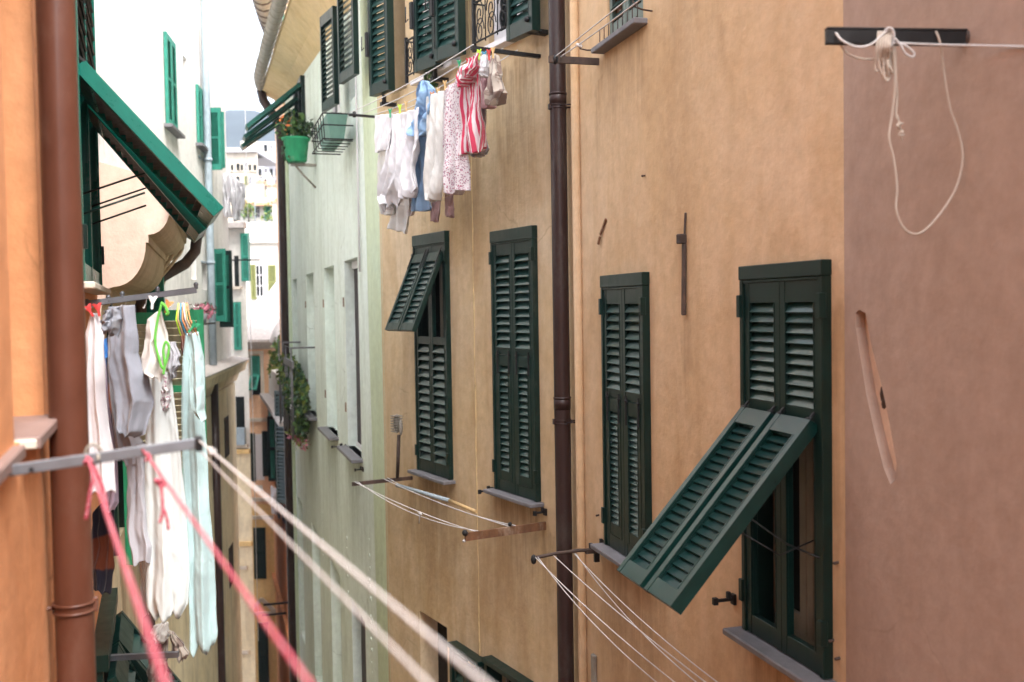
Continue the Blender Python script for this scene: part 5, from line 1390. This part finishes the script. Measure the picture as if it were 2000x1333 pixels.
# green pot on the far window of the mint house
s_, z_ = G.hit(579, 318, .35)
T = tag(empty('potted_plant', None, G.w(s_, .35, z_), G.th), 'bright green pot with orange flowers under the mint house awning', 'potted plant', 'pots on window sills')
mb = MB(); mb.tube([(0, 0, 0), (0, 0, .04), (0, 0, .38), (0, 0, .40), (0, 0, .44)], [.17, .19, .23, .26, .26], 16); mb.build('pot', M['pot'], T)
foliage(T, (0, 0, .62), (.42, .34, .26), 260, .12, [M['leaf'], M['leafdark']], 3); foliage(T, (0, .1, .66), (.30, .25, .16), 36, .10, M['flower'], 4, 'flowers')
foliage(T, (0, .12, .12), (.25, .2, .2), 60, .10, M['leafdark'], 5, 'trailing_leaves')
mb = MB(); mb.box(-.06, .06, -.35, .1, -.06, -.02); mb.tube([(0, .02, -.05), (0, -.1, -.2), (0, -.34, -.45)], .02, 6); mb.build('bracket', M['zinc'], T)
# wire rack with a grey green box
s_, z_ = G.hit(648, 262, .28)
T = tag(empty('planter_box', None, G.w(s_, .28, z_), G.th), 'grey green window box in a black wire basket', 'planter')
mb = MB(); n = 0
mb.v += [Vector(v) for v in ((-.5, -.10, -.16), (.5, -.10, -.16), (.5, .08, -.16), (-.5, .08, -.16), (-.6, -.14, .16), (.6, -.14, .16), (.6, .14, .16), (-.6, .14, .16))]
for q in ((0, 1, 2, 3), (4, 5, 6, 7), (0, 1, 5, 4), (1, 2, 6, 5), (2, 3, 7, 6), (3, 0, 4, 7)): mb.face(q)
mb.build('box', M['planter'], T)
mb = MB()
for z_, e_ in ((.15, .03), (-.0, .02), (-.18, .0)):
    mb.tube([(-.66 - e_, -.2, z_), (-.66 - e_, .2, z_), (.66 + e_, .2, z_), (.66 + e_, -.2, z_)], .010, 5)
for x in (-.66, -.4, -.13, .13, .4, .66): mb.tube([(x, .2, .15), (x * .9, .17, -.19), (x * .9, -.2, -.19)], .008, 5)
mb.build('wire_basket', M['black'], T)
# balcony plants in the second niche
s_, z_ = G.hit(600, 852, .12)
T = tag(empty('potted_plant', None, G.w(s_, .12, z_), G.th), 'dense ivy-like shrub on a railed balcony of the mint house', 'shrub', 'pots on window sills')
foliage(T, (.9, .12, .78), (1.5, .20, .62), 1500, .12, [M['leaf'], M['leafdark'], M['leafdark'], M['leafgold']], 11)
foliage(T, (.3, .1, .25), (.7, .16, .35), 380, .11, [M['leafdark'], M['leaf']], 12); foliage(T, (2.4, .15, 1.1), (1.0, .22, .5), 500, .12, [M['leafgold'], M['leaf']], 13)
foliage(T, (.6, .12, -.12), (1.3, .2, .16), 150, .09, [M['flower2'], M['leafgold']], 14, 'dry_leaves')
foliage(T, (.6, .22, .6), (1.2, .15, .6), 20, .07, M['winwhite'], 15, 'blossom')
mb = MB(); mb.tube([(.8, .1, -.1), (.85, .1, .3), (.9, .12, .8)], .03, 6); mb.build('stem', M['rustdark'], T)
s0_, zt_ = G.hit(597, 662, .5)
Rl = tag(empty('balcony_railing', None, G.w(s_, .38, z_), G.th), 'thin grey iron frame railing around the balcony shrub', 'railing')
for (a_, b_, zz) in ((.2, 1.5, 1.75), (2.2, 3.4, 1.8)):
    mb = MB(); mb.tube([(a_, 0, -.1), (a_, 0, zz), (b_, 0, zz), (b_, 0, -.1)], .018, 6); mb.tube([(a_, -.5, zz), (a_, 0, zz)], .02, 6); mb.build('hoop', M['slate'], Rl)
mb = MB(); mb.box(-.2, 3.6, -.02, .02, 1.36, 1.50); mb.build('top_rail', M['slate'], Rl)
for k in range(6):
    mb = MB(); mb.tube([(.0 + k * .6, 0, -.0), (.0 + k * .6, 0, 1.36)], .012, 5); mb.build('baluster', M['slate'], Rl)
# flower box on the white house
s_, z_ = Wt.hit(398, 628, .4)
T = tag(empty('planter_box', None, Wt.w(s_, .4, z_), Wt.th), 'purple flowers in a grey pot on the white house ledge', 'planter')
mb = MB(); mb.tube([(.4, 0, -.05), (.4, 0, .14)], [.10, .13], 10); mb.build('pot', M['slate'], T)
foliage(T, (0, 0, .18), (.6, .2, .14), 200, .09, [M['flower2'], M['leafdark'], M['flower2']], 21)
mb = MB(); mb.tube([(.8, 0, -.05), (-1.3, 0, -.05)], .018, 6); mb.build('rail', M['black'], T)
# plants inside the iron balconette of the cream house
s_, z_ = C.hit(840, 145, .1)
T = tag(empty('potted_plant', None, C.w(s_, .1, z_), C.th), 'trailing green plant behind the iron balconette by the folded shutters', 'potted plant', 'pots on window sills')
foliage(T, (0, 0, 0), (.14, .06, .22), 130, .06, [M['leaf'], M['leafdark']], 31); foliage(T, (0, 0, .05), (.12, .06, .2), 10, .05, M['c_rose'], 32, 'flowers')
# terrace greenery far away
for i, (px, py, Y_, rx, rz, n_, lb) in enumerate(((548, 705, 33, .42, .75, 260, 'leafy climber on the orange house terrace'), (541, 425, 55, .9, .9, 300, 'small yellow green tree on the far white terrace'), (484, 412, 59, .45, .7, 150, 'green shrub at the cream house window'),
                                            (558, 668, 34, .3, .5, 160, 'ochre green shrub above the terrace by the dark pipe'))):
    q = EYE + ray(px, py) * (Y_ / ray(px, py).y)
    T = tag(empty('shrub', None, q), lb, 'shrub', 'terrace plants')
    foliage(T, (0, 0, 0), (rx, .5, rz), n_, .2, [M['leaf'], M['leafgold']] if True else 0, 40 + i)
    mb = MB(); mb.tube([(0, 0, -rz * 1.6), (0.05, 0, 0)], .05, 6); mb.build('stem', M['rustdark'], T)
# ------------------------------------------------------------------ haze over the far hill
mb = MB(); mb.box(-620, 420, -80, 760, GZ - 1.2, 160)
hz = mb.mesh('haze', bpy.data.materials.new('thin_haze'))
hm = hz.materials[0]; hm.use_nodes = True; hn = hm.node_tree; hn.nodes.clear()
ho = hn.nodes.new('ShaderNodeOutputMaterial'); pv = hn.nodes.new('ShaderNodeVolumePrincipled')
pv.inputs['Color'].default_value = (0.66, 0.78, 1.0, 1); pv.inputs['Density'].default_value = 0.00034
hn.links.new(pv.outputs[0], ho.inputs['Volume'])
tag(link('haze', hz), kind='stuff')
SC.cycles.volume_bounces = 1
